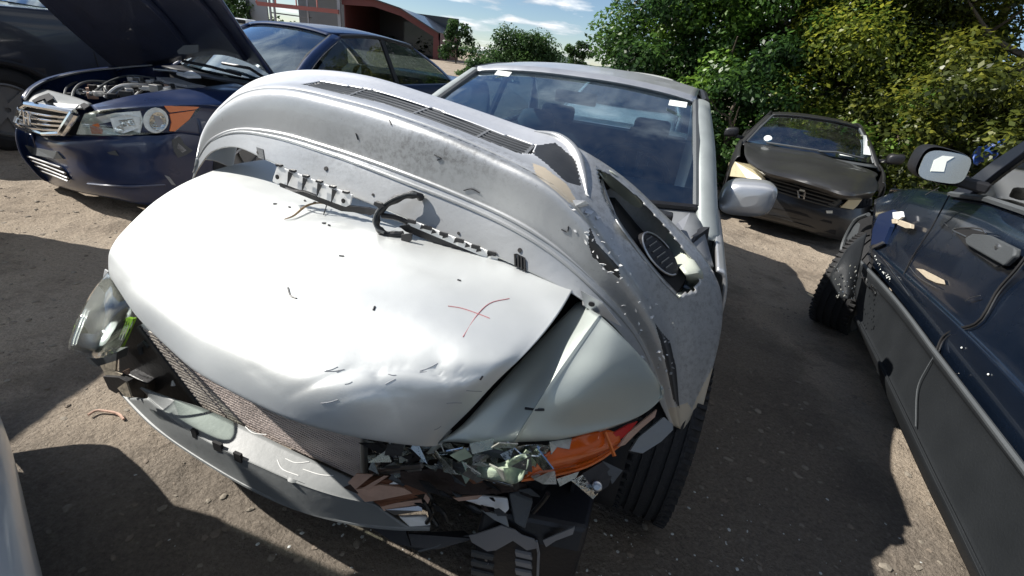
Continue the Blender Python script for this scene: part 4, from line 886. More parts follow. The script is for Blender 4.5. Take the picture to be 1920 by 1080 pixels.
# the slotted lower grille
top_ = [(592, 152), (700, 167), (820, 203), (930, 245), (1006, 271)]; bot_ = [(566, 159), (660, 178), (780, 214), (900, 258), (984, 288)]
def gpt(k, t, dn):
    a = [on(bgf, x, y) for x, y in top_] if not hasattr(gpt, 'a') else gpt.a; gpt.a = a
    c = [on(bgf, x, y) for x, y in bot_] if not hasattr(gpt, 'c') else gpt.c; gpt.c = c
    if not hasattr(gpt, 'A'): gpt.A = curve(a, 41); gpt.C = curve(c, 41)
    i = max(0, min(40, t * 40)); i0 = min(int(i), 39); f = i - i0
    p = gpt.A[i0].lerp(gpt.A[i0 + 1], f).lerp(gpt.C[i0].lerp(gpt.C[i0 + 1], f), k)
    return p - SF.Z * dn + SF.V * dn * .3
bk = MB(); bkg = [[gpt(-.04 + 1.08 * k / 4, t / 40, .045) for t in range(41)] for k in range(5)]
grid_mb(bkg).build('grille_back', 'void', shell)
for i in range(5):
    k0, k1 = (i + .22) / 5, (i + .60) / 5
    rws = [[gpt(k, .012 + .976 * t / 24, .004 + .010 * f) for t in range(25)] for k, f in ((k0, 0.0), ((k0 + k1) / 2, -.15), (k1, .5))]
    grid_mb(grid(rws, 60, 5)).build('grille_slat', 'slats', shell, smooth=True, thick=.008)
for t in (.0, .22, .47, .72, .985):
    MB().bar(gpt(.0, t, .010), gpt(1.0, t + .012, .010), .010, .014, SF.Z).build('grille_post', 'slats', shell)
# fog lamp pocket on the side
inn = [(1126, 326), (1153, 364), (1191, 410), (1239, 464), (1277, 505), (1287, 521), (1283, 537), (1268, 551)]
outr = [(1120, 316), (1150, 330), (1200, 372), (1255, 432), (1300, 490), (1314, 518), (1302, 545), (1270, 555)]
low = [(1120, 316), (1132, 365), (1155, 412), (1190, 462), (1235, 518), (1270, 555)]
nrmF = (SF.V * -.62 + SF.U * .55 + SF.Z * .55).normalized()
outr = [(1215 + (x - 1215) * 1.035, 438 + (y - 438) * 1.035) for x, y in outr]; low = [(1215 + (x - 1215) * 1.03, 438 + (y - 438) * 1.03) for x, y in low]
o3 = [on(bg_, x, y, .004) for x, y in outr]; i3 = [on(bg_, x, y) - nrmF * .05 for x, y in inn]
i3 = [EYE + (p - EYE) for p in i3]
def depth_along(x, y, back):
    p = on(bg_, x, y); d = ray(x, y); return p + d * back
i3 = [depth_along(x, y, .010) for x, y in inn]
patch([o3, [a.lerp(c, .35) + nrmF * .008 for a, c in zip(o3, i3)], i3], 30, 8, 'lamp_pocket', 'pocket', shell, thick=.003)
l3 = [on(bg_, x, y, .003) for x, y in low]; l4 = [depth_along(x + 6, y - 2, .03) for x, y in low]
patch([l3, l4], 20, 4, 'lamp_pocket', 'bumper', shell, thick=.003)
pk = [depth_along(x, y, .034) for x, y in inn] + [depth_along(x, y, .034) for x, y in low[::-1][1:-1]]
MB().poly(pk, .01).build('lamp_pocket_back', 'void', shell)
e0, e1, e2 = depth_along(1238, 476, .022), depth_along(1268, 516, .022), depth_along(1221, 488, .022)
ea, eb_ = e1 - e0, e2 - e0
fgl = MB().poly([e0 + ea * math.cos(6.28 * i / 24) + eb_ * math.sin(6.28 * i / 24) for i in range(24)], .02).build('fog_lamp', 'plastic', BC)
MB().tube([e0 + (ea * math.cos(6.28 * i / 24) + eb_ * math.sin(6.28 * i / 24)) * .95 - ray(1238, 476) * .004 for i in range(19)], .003, 6).build('lamp_ring', 'steel', fgl, smooth=True)
for i in range(6):
    k = -.7 + i * .25; a = e0 + ea * k - eb_ * .45 * (1 - k * k) ** .5 - ray(1238, 476) * .004; c = e0 + ea * k + eb_ * .45 * (1 - k * k) ** .5 - ray(1238, 476) * .004
    MB().tube([a, c], .003, 5).build('lens_rib', 'trim', fgl)
# flange details: tab, vents, holes
def disc(x, y, r, name, m, par, gr=bg_, lift=.0025):
    c = on(gr, x, y, lift); e = SF.U; g2 = (SF.Z * .8 + SF.V * .6)
    return MB().poly([c + e * r * math.cos(6.28 * i / 12) + g2 * r * math.sin(6.28 * i / 12) for i in range(12)], .002).build(name, m, par)
tb = MB().poly([on(bg_, x, y, .0) for x, y in [(1092, 552), (1122, 560), (1160, 606), (1150, 606), (1104, 578), (1094, 572)]], .004).build('mounting_tab', 'bumper', shell)
tabp = [SF.v(x, y, .545) for x, y in [(1088, 544), (1130, 568), (1165, 612), (1120, 588), (1098, 576), (1092, 560)]]
tb2 = MB().poly(tabp, .004).build('mounting_tab', 'silver', shell)
c = SF.v(1109, 571, .542); MB().poly([c + SF.U * .008 * math.cos(6.28 * i / 12) + SF.Z * .006 * math.sin(6.28 * i / 12) for i in range(12)], .002).build('bolt_hole', 'void', tb2)
for i in range(4):
    x = 966 + i * 6; a, c = on(bg_, x, 476 + i * 3, .003), on(bg_, x + 1, 500 + i * 3, .003); MB().bar(a, c, .004, .004, SF.V).build('vent_slot', 'void', shell)
for x, y, r in ((612, 316, .007), (486, 285, .008), (432, 280, .006), (975, 469, .006), (700, 365, .004), (860, 437, .004)): disc(x, y, r, 'clip_hole', 'void', shell)
MB().poly([on(bg_, x, y, .003) for x, y in [(482, 276), (494, 280), (497, 300), (485, 296)]], .003).build('clip_slot', 'trim', shell)
# flakes of lifted paint along the damaged edge
for i in range(60):
    t = br_.random(); x = 1060 + 200 * t + br_.uniform(-14, 30); y = 380 + 330 * t ** 1.1 + br_.uniform(-40, 40)
    p = on(bg_, x, y, .0025); s = br_.uniform(.002, .007); a = br_.random() * 6
    e = (SF.U * math.cos(a) + SF.Z * math.sin(a)); f = (SF.Z * math.cos(a) - SF.U * math.sin(a)) * .5 + SF.V * .2
    MB().poly([p + e * s * br_.uniform(.8, 1.6), p + f * s, p - e * s, p - f * s * br_.uniform(.5, 1.2)], .001).build('paint_flake', 'whiteplastic' if i % 3 else 'silver', shell)
for pts in ([(1072, 377), (1096, 378), (1104, 384), (1078, 388)], [(1098, 392), (1112, 398), (1106, 404), (1094, 400)], [(1115, 406), (1126, 408), (1118, 413)]):
    MB().poly([on(bg_, x, y, .004) for x, y in pts], .0015).build('paint_flake', 'silver', shell)
for pts in ([(815, 290), (828, 297), (820, 300)], [(870, 357), (885, 354), (900, 362)], [(1053, 430), (1064, 434), (1066, 424)], [(668, 250), (672, 262)], [(730, 224), (734, 234)]):
    MB().tube(curve([on(bg_, x, y, .002) for x, y in pts], 8), .0016, 5).build('scuff', 'plastic', shell)

# loose things on the bonnet
wb_ = thing('mounting_rail', 'white ribbed plastic rail with a hole at each end, on the bonnet', 'bracket', SF.v(585, 355, .60), 'loose mounting rails on the bonnet')
P6 = lambda x, y, d=.60: SF.v(x, y, d)
MB().poly([P6(*p) for p in [(519, 313), (527, 314), (660, 366), (656, 384), (648, 388), (636, 384), (526, 343), (519, 345), (511, 340), (512, 333)]], .006).build('rail_plate', 'whiteplastic', wb_, bevel=.001)
for i in range(4):
    x, y = 540 + i * 27.5, 322 + i * 10.8
    MB().poly([P6(x, y, .592), P6(x + 8, y + 4, .592), P6(x - 2, y + 26, .592)], .003).build('rib_notch', 'plastic', wb_)
for x, y in ((519, 332), (643, 377)):
    c = P6(x, y, .5925); MB().poly([c + SF.U * .006 * math.cos(6.28 * i / 12) + SF.Z * .007 * math.sin(6.28 * i / 12) for i in range(12)], .003).build('bolt_hole', 'void', wb_)
MB().poly([P6(x, y, .607) for x, y in [(522, 340), (636, 384), (690, 390), (712, 396), (695, 404), (662, 398), (640, 396), (525, 350)]], .01).build('rail_backing', 'plastic', wb_)
for i in range(6): MB().box(P6(524 + i * 25, 310 + i * 10, .603), .018, .012, .006, (SF.U, SF.V, SF.Z)).build('rail_clip', 'plastic', wb_)
c = P6(546, 352, .585)
MB().tube(curve([P6(536, 352, .59), P6(550, 357, .58), P6(570, 358, .585), P6(592, 366, .59)], 10), .003, 5).build('clip_loop', 'plastic', wb_, smooth=True)
wb2 = thing('mounting_rail', 'narrow black and white notched rail running right from the rubber loop', 'bracket', SF.v(850, 455, .59), 'loose mounting rails on the bonnet')
P7 = lambda x, y, d=.58: SF.v(x, y, d)
MB().poly([P7(*p) for p in [(764, 417), (776, 416), (930, 478), (934, 486), (922, 488), (770, 424)]], .008).build('rail_plate', 'whiteplastic', wb2)
MB().poly([P7(x, y, .585) for x, y in [(748, 424), (768, 421), (924, 487), (942, 482), (944, 496), (915, 500), (870, 478), (760, 434)]], .012).build('rail_backing', 'plastic', wb2)
for i in range(6): MB().box(P7(772 + i * 30, 415 + i * 12, .578), .024, .006, .010, (SF.U, SF.V, SF.Z)).build('rail_clip', 'plastic', wb2)
for i in range(7):
    x, y = 790 + i * 21, 427 + i * 8.6
    MB().poly([P7(x, y - 6, .575), P7(x + 7, y + 1, .575), P7(x - 3, y + 3, .575)], .003).build('rib_notch', 'plastic', wb2)
hp = thing('rubber_loop', 'black rubber hose bent into an upright loop on the bonnet', 'hose', SF.v(740, 440, .57))
P8 = lambda x, y, d: SF.v(x, y, d)
loop = curve([P8(790, 372, .62), P8(784, 366, .61), P8(766, 366, .60), P8(742, 374, .585), P8(720, 388, .57), P8(708, 404, .56), P8(706, 420, .555), P8(714, 433, .555), P8(732, 440, .56), P8(756, 438, .57)], 40)
MB().tube(loop, [.0095 + .002 * math.sin(i * 1.1) for i in range(40)], 10).build('hose', 'hose', hp, smooth=True)
MB().tube([p + SF.Z * .006 - SF.V * .010 for p in loop[4:34]], .004, 6).build('hose', 'trim', hp, smooth=True)
MB().poly([P8(x, y, .552) for x, y in [(702, 378), (714, 382), (720, 388), (712, 391), (700, 384)]], .012).build('hose_clip', 'plastic', hp)
MB().poly([P8(x, y, .548) for x, y in [(752, 440), (772, 438), (770, 452), (760, 456), (752, 452)]], .006).build('hose_eye', 'plastic', hp)
MB().tube(curve([P8(716, 404, .565), P8(742, 408, .575), P8(764, 417, .58)], 8), .008, 7).build('hose_arm', 'plastic', hp, smooth=True)
tw = thing('twig', 'dry brown curled twig on the bonnet below the white rail', 'twig', on(hg, 575, 405))
MB().tube(curve([on(hg, x, y, l) for x, y, l in [(533, 413, .003), (552, 409, .008), (575, 396, .016), (596, 391, .018), (614, 391, .014)]], 16), [.0012 + .0022 * math.sin(3.14 * i / 15) for i in range(16)], 5).build('stalk', 'leafdry', tw, smooth=True)
MB().tube(curve([on(hg, x, y, l) for x, y, l in [(614, 391, .014), (611, 398, .010), (607, 405, .004)]], 6), .0016, 5).build('stalk', 'plastic', tw)
CRL = {(543, 389): 'dark crumb on the bonnet straight above the left end of the twig', (566, 391): 'dark crumb almost touching the arched top of the twig', (608, 419): 'dark crumb below the bent right end of the twig, larger of the pair', (617, 423): 'dark crumb right of the larger one below the twig end', (516, 383): 'dark crumb farthest left, on its own left of the twig', (572, 377): 'dark crumb close under the white rail, left of its neighbour', (590, 380): 'dark crumb under the white rail above the right end of the twig'}
for x, y in ((543, 389), (566, 391), (608, 419), (617, 423), (516, 383), (572, 377), (590, 380)):
    p = on(hg, x, y, .003); a = br_.random() * 6; s = .005
    tag(origin(MB().poly([p + (SF.U * math.cos(a + t) + SF.V * math.sin(a + t)) * s * k for t, k in ((0, 1.2), (1.2, .7), (2.5, .9), (3.6, 1.1), (5, .6))], .003).build('debris_crumb', 'plastic'), p), CRL[(x, y)], 'debris', 'dark crumbs on the bonnet')
# ================================================================== blue sedan with its bonnet up
AF = Frame(-3.52, 3.215, 25.4)
AP = [(-.92, 1.1), (-.88, .55), (-.74, .24), (-.45, .06), (-.15, .0), (.15, .0), (.45, .05), (.66, .17), (.80, .38), (.88, .75), (.91, 1.3), (.92, 4.4)]
A = lambda x, y, off=0.0: AF.wall(x, y, AP, off)
BS = thing('blue_sedan', 'dark blue sedan with its bonnet propped open and engine showing', 'car', AF.w(0, 2.3, 0))
def apoly(name, m, pts, off=0.0, th=.006, par=None, bev=0, f=A):
    return MB().poly([f(*p, off) if len(p) == 2 else f(*p) for p in pts], th).build(name, m, par or BS, bevel=bev)
rows = [
 [(31, 240, .04), (60, 252, .04), (100, 256, .04), (143, 254, .04), (195, 254, .045), (250, 254, .05), (300, 253, .05), (345, 247, .04), (420, 236, 0)],
 [(30, 258, .0), (60, 267, .0), (103, 272, .0), (143, 270, .0), (200, 270, .0), (250, 272, .01), (300, 273, .01), (345, 270, .01), (425, 262, 0)],
 [(38, 287, .01), (65, 296, .01), (110, 300, .01), (150, 300, .0), (205, 305, .0), (255, 308, .0), (305, 310, .0), (350, 308, .0), (430, 300, 0)],
 [(56, 312, .01), (80, 321, .01), (118, 331, .01), (155, 336, .0), (205, 343, .0), (258, 346, .0), (310, 346, .0), (355, 342, .0), (435, 332, 0)],
 [(74, 332, .05), (97, 344, .05), (125, 353, .05), (160, 361, .04), (205, 369, .04), (255, 379, .04), (310, 386, .04), (360, 384, .04), (440, 372, .02)],
 [(80, 335, .16), (100, 346, .16), (128, 354, .16), (162, 362, .15), (207, 370, .15), (257, 380, .14), (312, 386, .14), (362, 384, .14), (440, 373, .1)]]
bump = patch([[A(*p) for p in r] for r in rows], 70, 40, 'front_bumper', 'navy', BS, thick=.01)
apoly('bumper_panel', 'trim', [(46, 272), (62, 276), (106, 284), (118, 298), (100, 297), (60, 290)], -.006, .01, bump)
apoly('lower_grille', 'void', [(52, 292), (80, 303), (112, 313), (120, 322), (129, 338), (104, 332), (78, 320)], -.008, .01, bump)
for a, c in (((58, 300), (122, 325)), ((66, 309), (127, 334)), ((52, 293), (114, 314)), ((78, 320), (128, 340))):
    MB().tube([A(*a, -.012), A((a[0] + c[0]) / 2, (a[1] + c[1]) / 2, -.014), A(*c, -.012)], .008, 6).build('grille_bar', 'steel', bump, smooth=True)
MB().tube(curve([A(x, y, -.004) for x, y in [(165, 345), (200, 348), (250, 350), (310, 347)]], 12), .010, 6).build('lip', 'navy', bump, smooth=True)
for i, pts in enumerate(([(322, 262), (338, 256), (345, 270), (362, 282), (350, 290), (334, 296), (326, 284)], [(334, 268), (350, 282), (342, 286), (332, 278)], [(200, 286), (216, 282), (222, 292), (208, 290)], [(276, 322), (281, 334), (279, 338), (274, 326)], [(308, 328), (318, 332), (330, 348), (322, 346)])):
    apoly('scraped_patch', ['trim', 'greymetal', 'trim', 'steel', 'greymetal'][i], pts, -.006, .004, bump)
# grille with chrome surround
gr = apoly('grille', 'void', [(40, 200), (52, 196), (140, 211), (116, 250), (80, 251), (42, 238), (31, 230), (36, 212)], -.006, .02)
for a, c, r in (((50, 195), (140, 211), .020), ((140, 212), (116, 249), .026), ((116, 250), (80, 251), .014), ((80, 251), (40, 238), .012), ((38, 204), (30, 230), .018), ((30, 231), (42, 238), .012), ((38, 203), (50, 196), .014)):
    MB().tube([A(*a, -.02), A((a[0] + c[0]) / 2, (a[1] + c[1]) / 2, -.024), A(*c, -.02)], r, 8).build('grille_surround', 'chrome', gr, smooth=True)
for i in range(4):
    y0, y1 = 212 + i * 9.5, 221 + i * 8.0
    MB().tube([A(38 - i, 207 + i * 8.2, -.02), A(60, y0, -.024), A(90, (y0 + y1) / 2 + 1, -.022), A(132 - i * 5.5, y1, -.016)], .0085, 6).build('grille_bar', 'chrome', gr, smooth=True)
for a, c in (((45, 208), (47, 232)), ((54, 211), (55, 234)), ((46, 220), (55, 223))):
    MB().bar(A(*a, -.05), A(*c, -.05), .014, .012, AF.V).build('emblem', 'chrome', gr, bevel=.002)
# headlight
hl = MB(); hp_ = [(143, 252), (150, 232), (158, 214), (178, 208), (222, 203), (267, 199), (325, 197), (383, 194.5), (370, 212), (356, 226), (328, 247), (278, 252), (230, 253), (194, 254)]
hd = apoly('headlight', 'lampsilver', hp_, .045, .02)
MB().poly([A(*p, .0) for p in hp_], .004).build('lens_cover', 'lens', hd)
apoly('turn_lamp', 'orange', [(308, 199), (345, 197), (380, 195.5), (368, 205), (318, 211)], .004, .02, hd)
apoly('turn_lamp', 'orange', [(318, 214), (366, 207), (355, 224), (328, 246), (318, 246), (322, 230)], .004, .02, hd)
apoly('small_reflector', 'orange', [(168, 236), (180, 232), (186, 240), (190, 251), (172, 251)], .02, .02, hd)
apoly('lamp_shroud', 'lampsilver', [(150, 236), (170, 222), (215, 212), (262, 208), (268, 226), (262, 250), (200, 252), (150, 251)], .03, .01, hd)
def ell(cx, cy, rx, ry, off, n_=20, rot=0.0):
    return [(cx + rx * math.cos(6.28 * i / n_) * math.cos(rot) - ry * math.sin(6.28 * i / n_) * math.sin(rot), cy + rx * math.cos(6.28 * i / n_) * math.sin(rot) + ry * math.sin(6.28 * i / n_) * math.cos(rot)) for i in range(n_)]
apoly('projector', 'lampsilver', ell(292, 226, 24, 24, 0), .012, .03, hd, .004)
apoly('projector', 'foil', ell(296, 228, 16, 18, 0), .006, .01, hd)
apoly('projector', 'greymetal', [(288, 216), (300, 220), (306, 230), (298, 240), (292, 230)], .002, .008, hd)
apoly('inner_reflector', 'lampsilver', [(206, 222), (236, 214), (262, 220), (262, 240), (232, 250), (214, 246)], .016, .02, hd)
apoly('inner_reflector', 'foil', [(222, 226), (248, 222), (254, 234), (232, 238)], .010, .01, hd)
apoly('inner_reflector', 'foil', [(214, 240), (226, 234), (232, 244), (222, 249)], .008, .006, hd)
# slam panel, wings
Az = lambda x, y, z: AF.z(x, y, z)
slam = patch([[Az(*p) for p in [(46, 186, .70), (56, 174, .74), (80, 166, .765)]], [Az(*p) for p in [(50, 192, .70), (80, 185, .745), (112, 174, .765)]], [Az(*p) for p in [(90, 198, .715), (118, 192, .745), (145, 183, .765)]], [Az(*p) for p in [(140, 206, .72), (155, 202, .745), (172, 194, .765)]]], 14, 14, 'slam_panel', 'greyplastic', BS, thick=.015)
for pts in ([(60, 188), (74, 180), (92, 174), (95, 180), (80, 186), (66, 191)], [(84, 184), (98, 178), (100, 184), (88, 190)], [(150, 196), (158, 192), (168, 198), (158, 204)]):
    MB().poly([Az(x, y, .765) for x, y in pts], .01).build('panel_opening', 'void', slam)
MB().poly([Az(x, y, .765) for x, y in [(100, 193), (148, 196), (140, 203), (112, 201)]], .01).build('panel_edge', 'whiteplastic', slam)
wing = patch([[Az(*p) for p in [(170, 197, .77), (232, 182, .83), (292, 172, .87), (389, 162, .92), (515, 146, .965)]], [Az(*p) for p in [(174, 202, .765), (248, 190, .82), (315, 183, .85), (410, 174, .90), (540, 165, .93)]], [A(*p) for p in [(178, 207, .03), (262, 199.5, .03), (384, 194, .02), (455, 196, .0), (560, 195, .0)]], [A(*p) for p in [(180, 214, .05), (262, 210, .045), (374, 207, .04), (450, 225, .0), (560, 230, .0)]], [A(*p) for p in [(180, 250, .06), (262, 252, .055), (330, 250, .045), (440, 262, .0), (560, 262, .0)]]], 40, 30, 'front_wing', 'navy', BS, thick=.008)
lwing = curve([Az(*p) for p in [(46, 186, .72), (62, 166, .78), (92, 150, .82), (135, 139, .86), (195, 130, .90), (285, 122, .95)]], 30)
patch([[p + AF.Z * .0 for p in lwing[::5]], [p - AF.U * .05 - AF.Z * .03 for p in lwing[::5]], [p - AF.U * .10 - AF.Z * .4 for p in lwing[::5]]], 20, 8, 'front_wing', 'navy', BS, thick=.008)
MB().tube(lwing, .009, 6).build('wing_edge', 'steel', BS, smooth=True)
# engine bay: floor, blocks, hoses
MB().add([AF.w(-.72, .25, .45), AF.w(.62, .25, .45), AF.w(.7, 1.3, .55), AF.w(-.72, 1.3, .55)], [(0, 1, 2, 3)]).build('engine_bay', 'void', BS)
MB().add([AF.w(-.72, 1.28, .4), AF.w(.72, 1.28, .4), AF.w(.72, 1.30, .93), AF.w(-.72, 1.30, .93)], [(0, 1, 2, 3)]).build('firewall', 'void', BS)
MB().add([AF.w(.62, .35, .45), AF.w(.70, 1.3, .45), AF.w(.70, 1.3, .92), AF.w(.60, .35, .76)], [(0, 1, 2, 3)]).build('inner_wing', 'navy', BS)
e_ = random.Random(21)
eng = MB().box(AF.w(.12, .78, .62), .62, .5, .22, (AF.U, AF.V, AF.Z)).build('engine', 'plastic', BS, bevel=.03)
EPOLY = [(128, 178), (150, 186), (172, 188), (233, 177), (292, 168), (345, 160), (300, 146), (240, 148), (180, 156), (140, 166)]
n_e = 0
while n_e < 70:
    x, y = e_.uniform(125, 350), e_.uniform(144, 190)
    if not inside(EPOLY, x, y): continue
    n_e += 1; i = n_e; c_ = Az(x, y, .74 + .0008 * (x - 125) - e_.uniform(0, .05)); s_ = e_.uniform(.018, .06)
    MB().box(c_, s_ * e_.uniform(.6, 1.8), s_, s_ * e_.uniform(.5, 1.2), ((AF.U * math.cos(i) + AF.V * math.sin(i)), (AF.V * math.cos(i) - AF.U * math.sin(i)), AF.Z)).build('engine_fitting', e_.choice(['alloy', 'alloy', 'steel', 'plastic', 'plastic', 'void', 'rustpale', 'whiteplastic']), eng, bevel=.005)
for i in range(8):
    u0, v0 = e_.uniform(-.1, .3), e_.uniform(.45, .8)
    MB().tube(curve([AF.w(u0, v0, .76), AF.w(u0 + .05, v0 + .1, .85), AF.w(u0 + .1, v0 + .25, .86), AF.w(u0 + .14, v0 + .35, .80)], 12), .016, 7).build('intake_pipe', e_.choice(['alloy', 'steel', 'plastic']), eng, smooth=True)
for pts in ([(135, 190, .74), (138, 172, .78), (150, 158, .82), (172, 152, .84), (215, 155, .82)], [(170, 178, .76), (200, 155, .83), (235, 143, .86), (262, 143, .87), (290, 147, .86)], [(120, 180, .72), (130, 160, .78), (170, 145, .8)], [(300, 165, .84), (318, 156, .88), (330, 160, .88), (335, 168, .86)]):
    MB().tube(curve([Az(*p) for p in pts], 18), .009, 7).build('engine_hose', 'trim', BS, smooth=True)
for pts in ([(293, 144, .90), (330, 146, .90), (360, 156, .90), (386, 161, .90), (350, 160, .90), (310, 152, .90)], [(330, 136, .93), (352, 128, .95), (376, 142, .95), (350, 142, .94)]):
    MB().poly([Az(*p) for p in pts], .02).build('scuttle_piece', 'whiteplastic' if pts[0][0] > 300 else 'greymetal', BS)
MB().tube(curve([Az(*p) for p in [(288, 130, .94), (330, 134, .93), (372, 140, .93)]], 8), .012, 6).build('scuttle_edge', 'steel', BS, smooth=True)
# raised bonnet seen from below
M['liner'] = mat('bonnet_underside', (.014, .020, .045), .55, .1, .2, var=.3, vscale=5, bump=.1, bscale=30)
bt = [AF.v(*p) for p in [(515, 145, 1.42), (472, 121, 1.38), (422, 104, 1.30), (372, 106, 1.24), (300, 122, 1.20), (225, 136, 1.2)]]
dirn = (AF.v(416, -4, .92) - bt[0]).normalized()
r0 = bt; L = 1.15
r1 = [p + dirn * (L * .5) + AF.V * -.03 for p in bt]; r2 = [p + dirn * (L * .97) for p in bt]; r3 = [p + dirn * (L * (1.0 - .0 * i)) + AF.V * .03 for i, p in enumerate(bt)]
bon = patch([r0, r1, r2, r3], 40, 24, 'bonnet', 'liner', BS, thick=.02)
MB().tube([p + dirn * (L * k) - AF.V * .02 for k, p in ((.03, bt[0]), (.5, bt[0]), (.97, bt[0]))], .014, 6).build('bonnet_edge', 'navy', bon, smooth=True)
for a, c in ((0.1, 1), (.9, 3)):
    MB().tube(curve([bt[c] + dirn * L * .06 - AF.V * .02, bt[c] + dirn * L * .5 - AF.V * .06, bt[min(5, c + 1)] + dirn * L * .95 - AF.V * .02], 10), .03, 8).build('bonnet_rib', 'liner', bon, smooth=True)
MB().poly([AF.v(x, y, 1.0) for x, y in [(332, 95), (345, 85), (372, 84), (372, 98), (350, 102), (334, 101)]], .006).build('liner_recess', 'trim', bon)
# cabin
cabin(AF, BS, 'navy', 1.28, 2.12, 3.35, 4.2, .85, .60, .97, .97, 1.44, 2.85, bow=.18)
sta = [(1.36, .90, .20, .97), (2.0, .91, .19, .985), (2.8, .915, .19, 1.0), (3.6, .91, .19, 1.02), (4.3, .89, .22, 1.03), (4.8, .82, .32, 1.0)]
for s in (-1, 1): flank(AF, BS, 'navy', [(.62, .86, .25, .80), (1.0, .895, .22, .9)] + sta, s, [(.98, .37), (3.75, .37)])
patch([[AF.w(u * .74, 4.16, 1.02) for u in (-1, 0, 1)], [AF.w(u * .82, 4.5, 1.03 + .01 * (1 - u * u)) for u in (-1, 0, 1)], [AF.w(u * .80, 4.8, 1.0) for u in (-1, 0, 1)], [AF.w(u * .82, 4.9, .5) for u in (-1, 0, 1)], [AF.w(u * .80, 4.85, .3) for u in (-1, 0, 1)]], 12, 16, 'boot_lid', 'navy', BS, thick=.01)
for s in (-1, 1):
    for v_ in (.98, 3.75):
        w_ = bpy.data.objects.new('front_wheel' if v_ < 2 else 'rear_wheel', None); C.objects.link(w_); w_.parent = BS; w_.location = AF.w(s * .80, v_, .315) - BS.location
        wheel(w_, AF.w(s * .80, v_, .315), AF.U * s, .32, .205, fine=False)
MB().tube([AF.w(.40, 1.30, 1.0), AF.w(.1, 1.22, 1.03), AF.w(-.3, 1.22, 1.03)], .014, 6).build('wiper', 'plastic', BS, smooth=True)
MB().tube([AF.w(.62, 1.38, 1.0), AF.w(.45, 1.36, 1.06), AF.w(.1, 1.34, 1.06)], .014, 6).build('wiper', 'plastic', BS, smooth=True)
patch([[AF.w(u * .78, 1.30 + .18 * abs(u) ** 2.2, .955) for u in (-1, 0, 1)], [AF.w(u * .80, 1.16 + .12 * u * u, .94) for u in (-1, 0, 1)]], 12, 4, 'cowl', 'plastic', BS, thick=.01)
patch([[AF.w(u * .74, 1.34 + .18 * u * u, .96) for u in (-1, 0, 1)], [AF.w(u * .74, 1.8, .97) for u in (-1, 0, 1)], [AF.w(u * .74, 1.85, .6) for u in (-1, 0, 1)]], 12, 8, 'dashboard', 'dash', BS, thick=.01)
for u in (-.38, .38): seat(AF, BS, u, 2.55, 'seatdark')
MB().poly([AF.w(.705, 2.18, 1.02), AF.w(.70, 2.42, 1.02), AF.w(.69, 2.43, 1.16), AF.w(.69, 2.36, 1.08), AF.w(.70, 2.20, 1.10)], .004).build('paper_sheet', 'paper', BS)
patch([[AF.w(u * .7, 3.3, .5) for u in (-1, 0, 1)], [AF.w(u * .7, 3.5, 1.05) for u in (-1, 0, 1)], [AF.w(u * .7, 4.1, 1.03) for u in (-1, 0, 1)]], 8, 8, 'rear_seat', 'seatdark', BS, thick=.02)

# ================================================================== black hatchback facing the camera on the right
HF = Frame(3.124, 5.245, 24.4, -.15)
HP = [(-.86, 1.0), (-.84, .45), (-.72, .18), (-.45, .05), (0, 0), (.45, .05), (.72, .18), (.84, .45), (.86, 1.0)]
H = lambda x, y, off=0.0: HF.wall(x, y, HP, off)
Hz = lambda x, y, z: HF.z(x, y, z)
BH = thing('hatchback', 'faded black hatchback with yellowed headlights parked in front of the hedge', 'car', HF.w(0, 2, 0))
def hpoly(name, m, pts, off=0.0, th=.006, par=None, bev=0): return MB().poly([H(*p, off) for p in pts], th).build(name, m, par or BH, bevel=bev)
hr0 = [Hz(*p) for p in [(1394, 264, .90), (1450, 268, .925), (1505, 283, .93), (1565, 301, .925), (1622, 319, .905), (1646, 328, .88)]]
hood_h = patch([[p + HF.V * .14 + HF.Z * .008 for p in hr0], hr0, [Hz(*p) for p in [(1396, 272, .90), (1450, 276, .92), (1505, 291, .925), (1565, 309, .92), (1620, 326, .905), (1642, 334, .88)]],
       [Hz(*p) for p in [(1396, 288, .84), (1445, 302, .85), (1500, 316, .855), (1560, 336, .85), (1615, 348, .84), (1648, 348, .82)]],
       [Hz(*p) for p in [(1402, 304, .78), (1438, 325, .765), (1490, 339, .76), (1545, 356, .76), (1590, 369, .765), (1640, 362, .78)]],
       [H(*p) for p in [(1405, 308, .04), (1438, 333, .02), (1490, 345, .02), (1545, 362, .02), (1586, 375, .02), (1632, 372, .03)]]], 40, 24, 'bonnet', 'hatch', BH, thick=.01)
MB().box(Hz(1538, 347, .76), .035, .02, .012, (HF.U, HF.V, HF.Z)).build('badge_remnant', 'paper', hood_h)
fasc = patch([[H(*p) for p in [(1362, 332, .10), (1405, 338, .05), (1445, 336, .04), (1500, 352, .04), (1560, 368, .04), (1600, 390, .05), (1640, 385, .12)]],
       [H(*p) for p in [(1362, 345, .05), (1405, 352, .02), (1447, 356, .02), (1500, 372, .02), (1556, 388, .02), (1600, 398, .03), (1640, 395, .08)]],
       [H(*p) for p in [(1364, 362, .0), (1408, 372, 0), (1450, 378, -.01), (1500, 393, -.01), (1555, 408, -.01), (1600, 415, 0), (1640, 412, .04)]],
       [H(*p) for p in [(1370, 385, .02), (1412, 398, .02), (1452, 410, .02), (1500, 424, .02), (1552, 440, .02), (1596, 448, .02), (1640, 440, .06)]],
       [H(*p) for p in [(1375, 395, .10), (1416, 408, .10), (1454, 418, .10), (1500, 430, .10), (1552, 446, .10), (1596, 452, .10), (1640, 444, .12)]]], 50, 26, 'front_bumper', 'hatch', BH, thick=.01)
gh = hpoly('grille', 'void', [(1444, 336), (1500, 351), (1576, 372), (1558, 388), (1500, 372), (1450, 356)], -.004, .02)
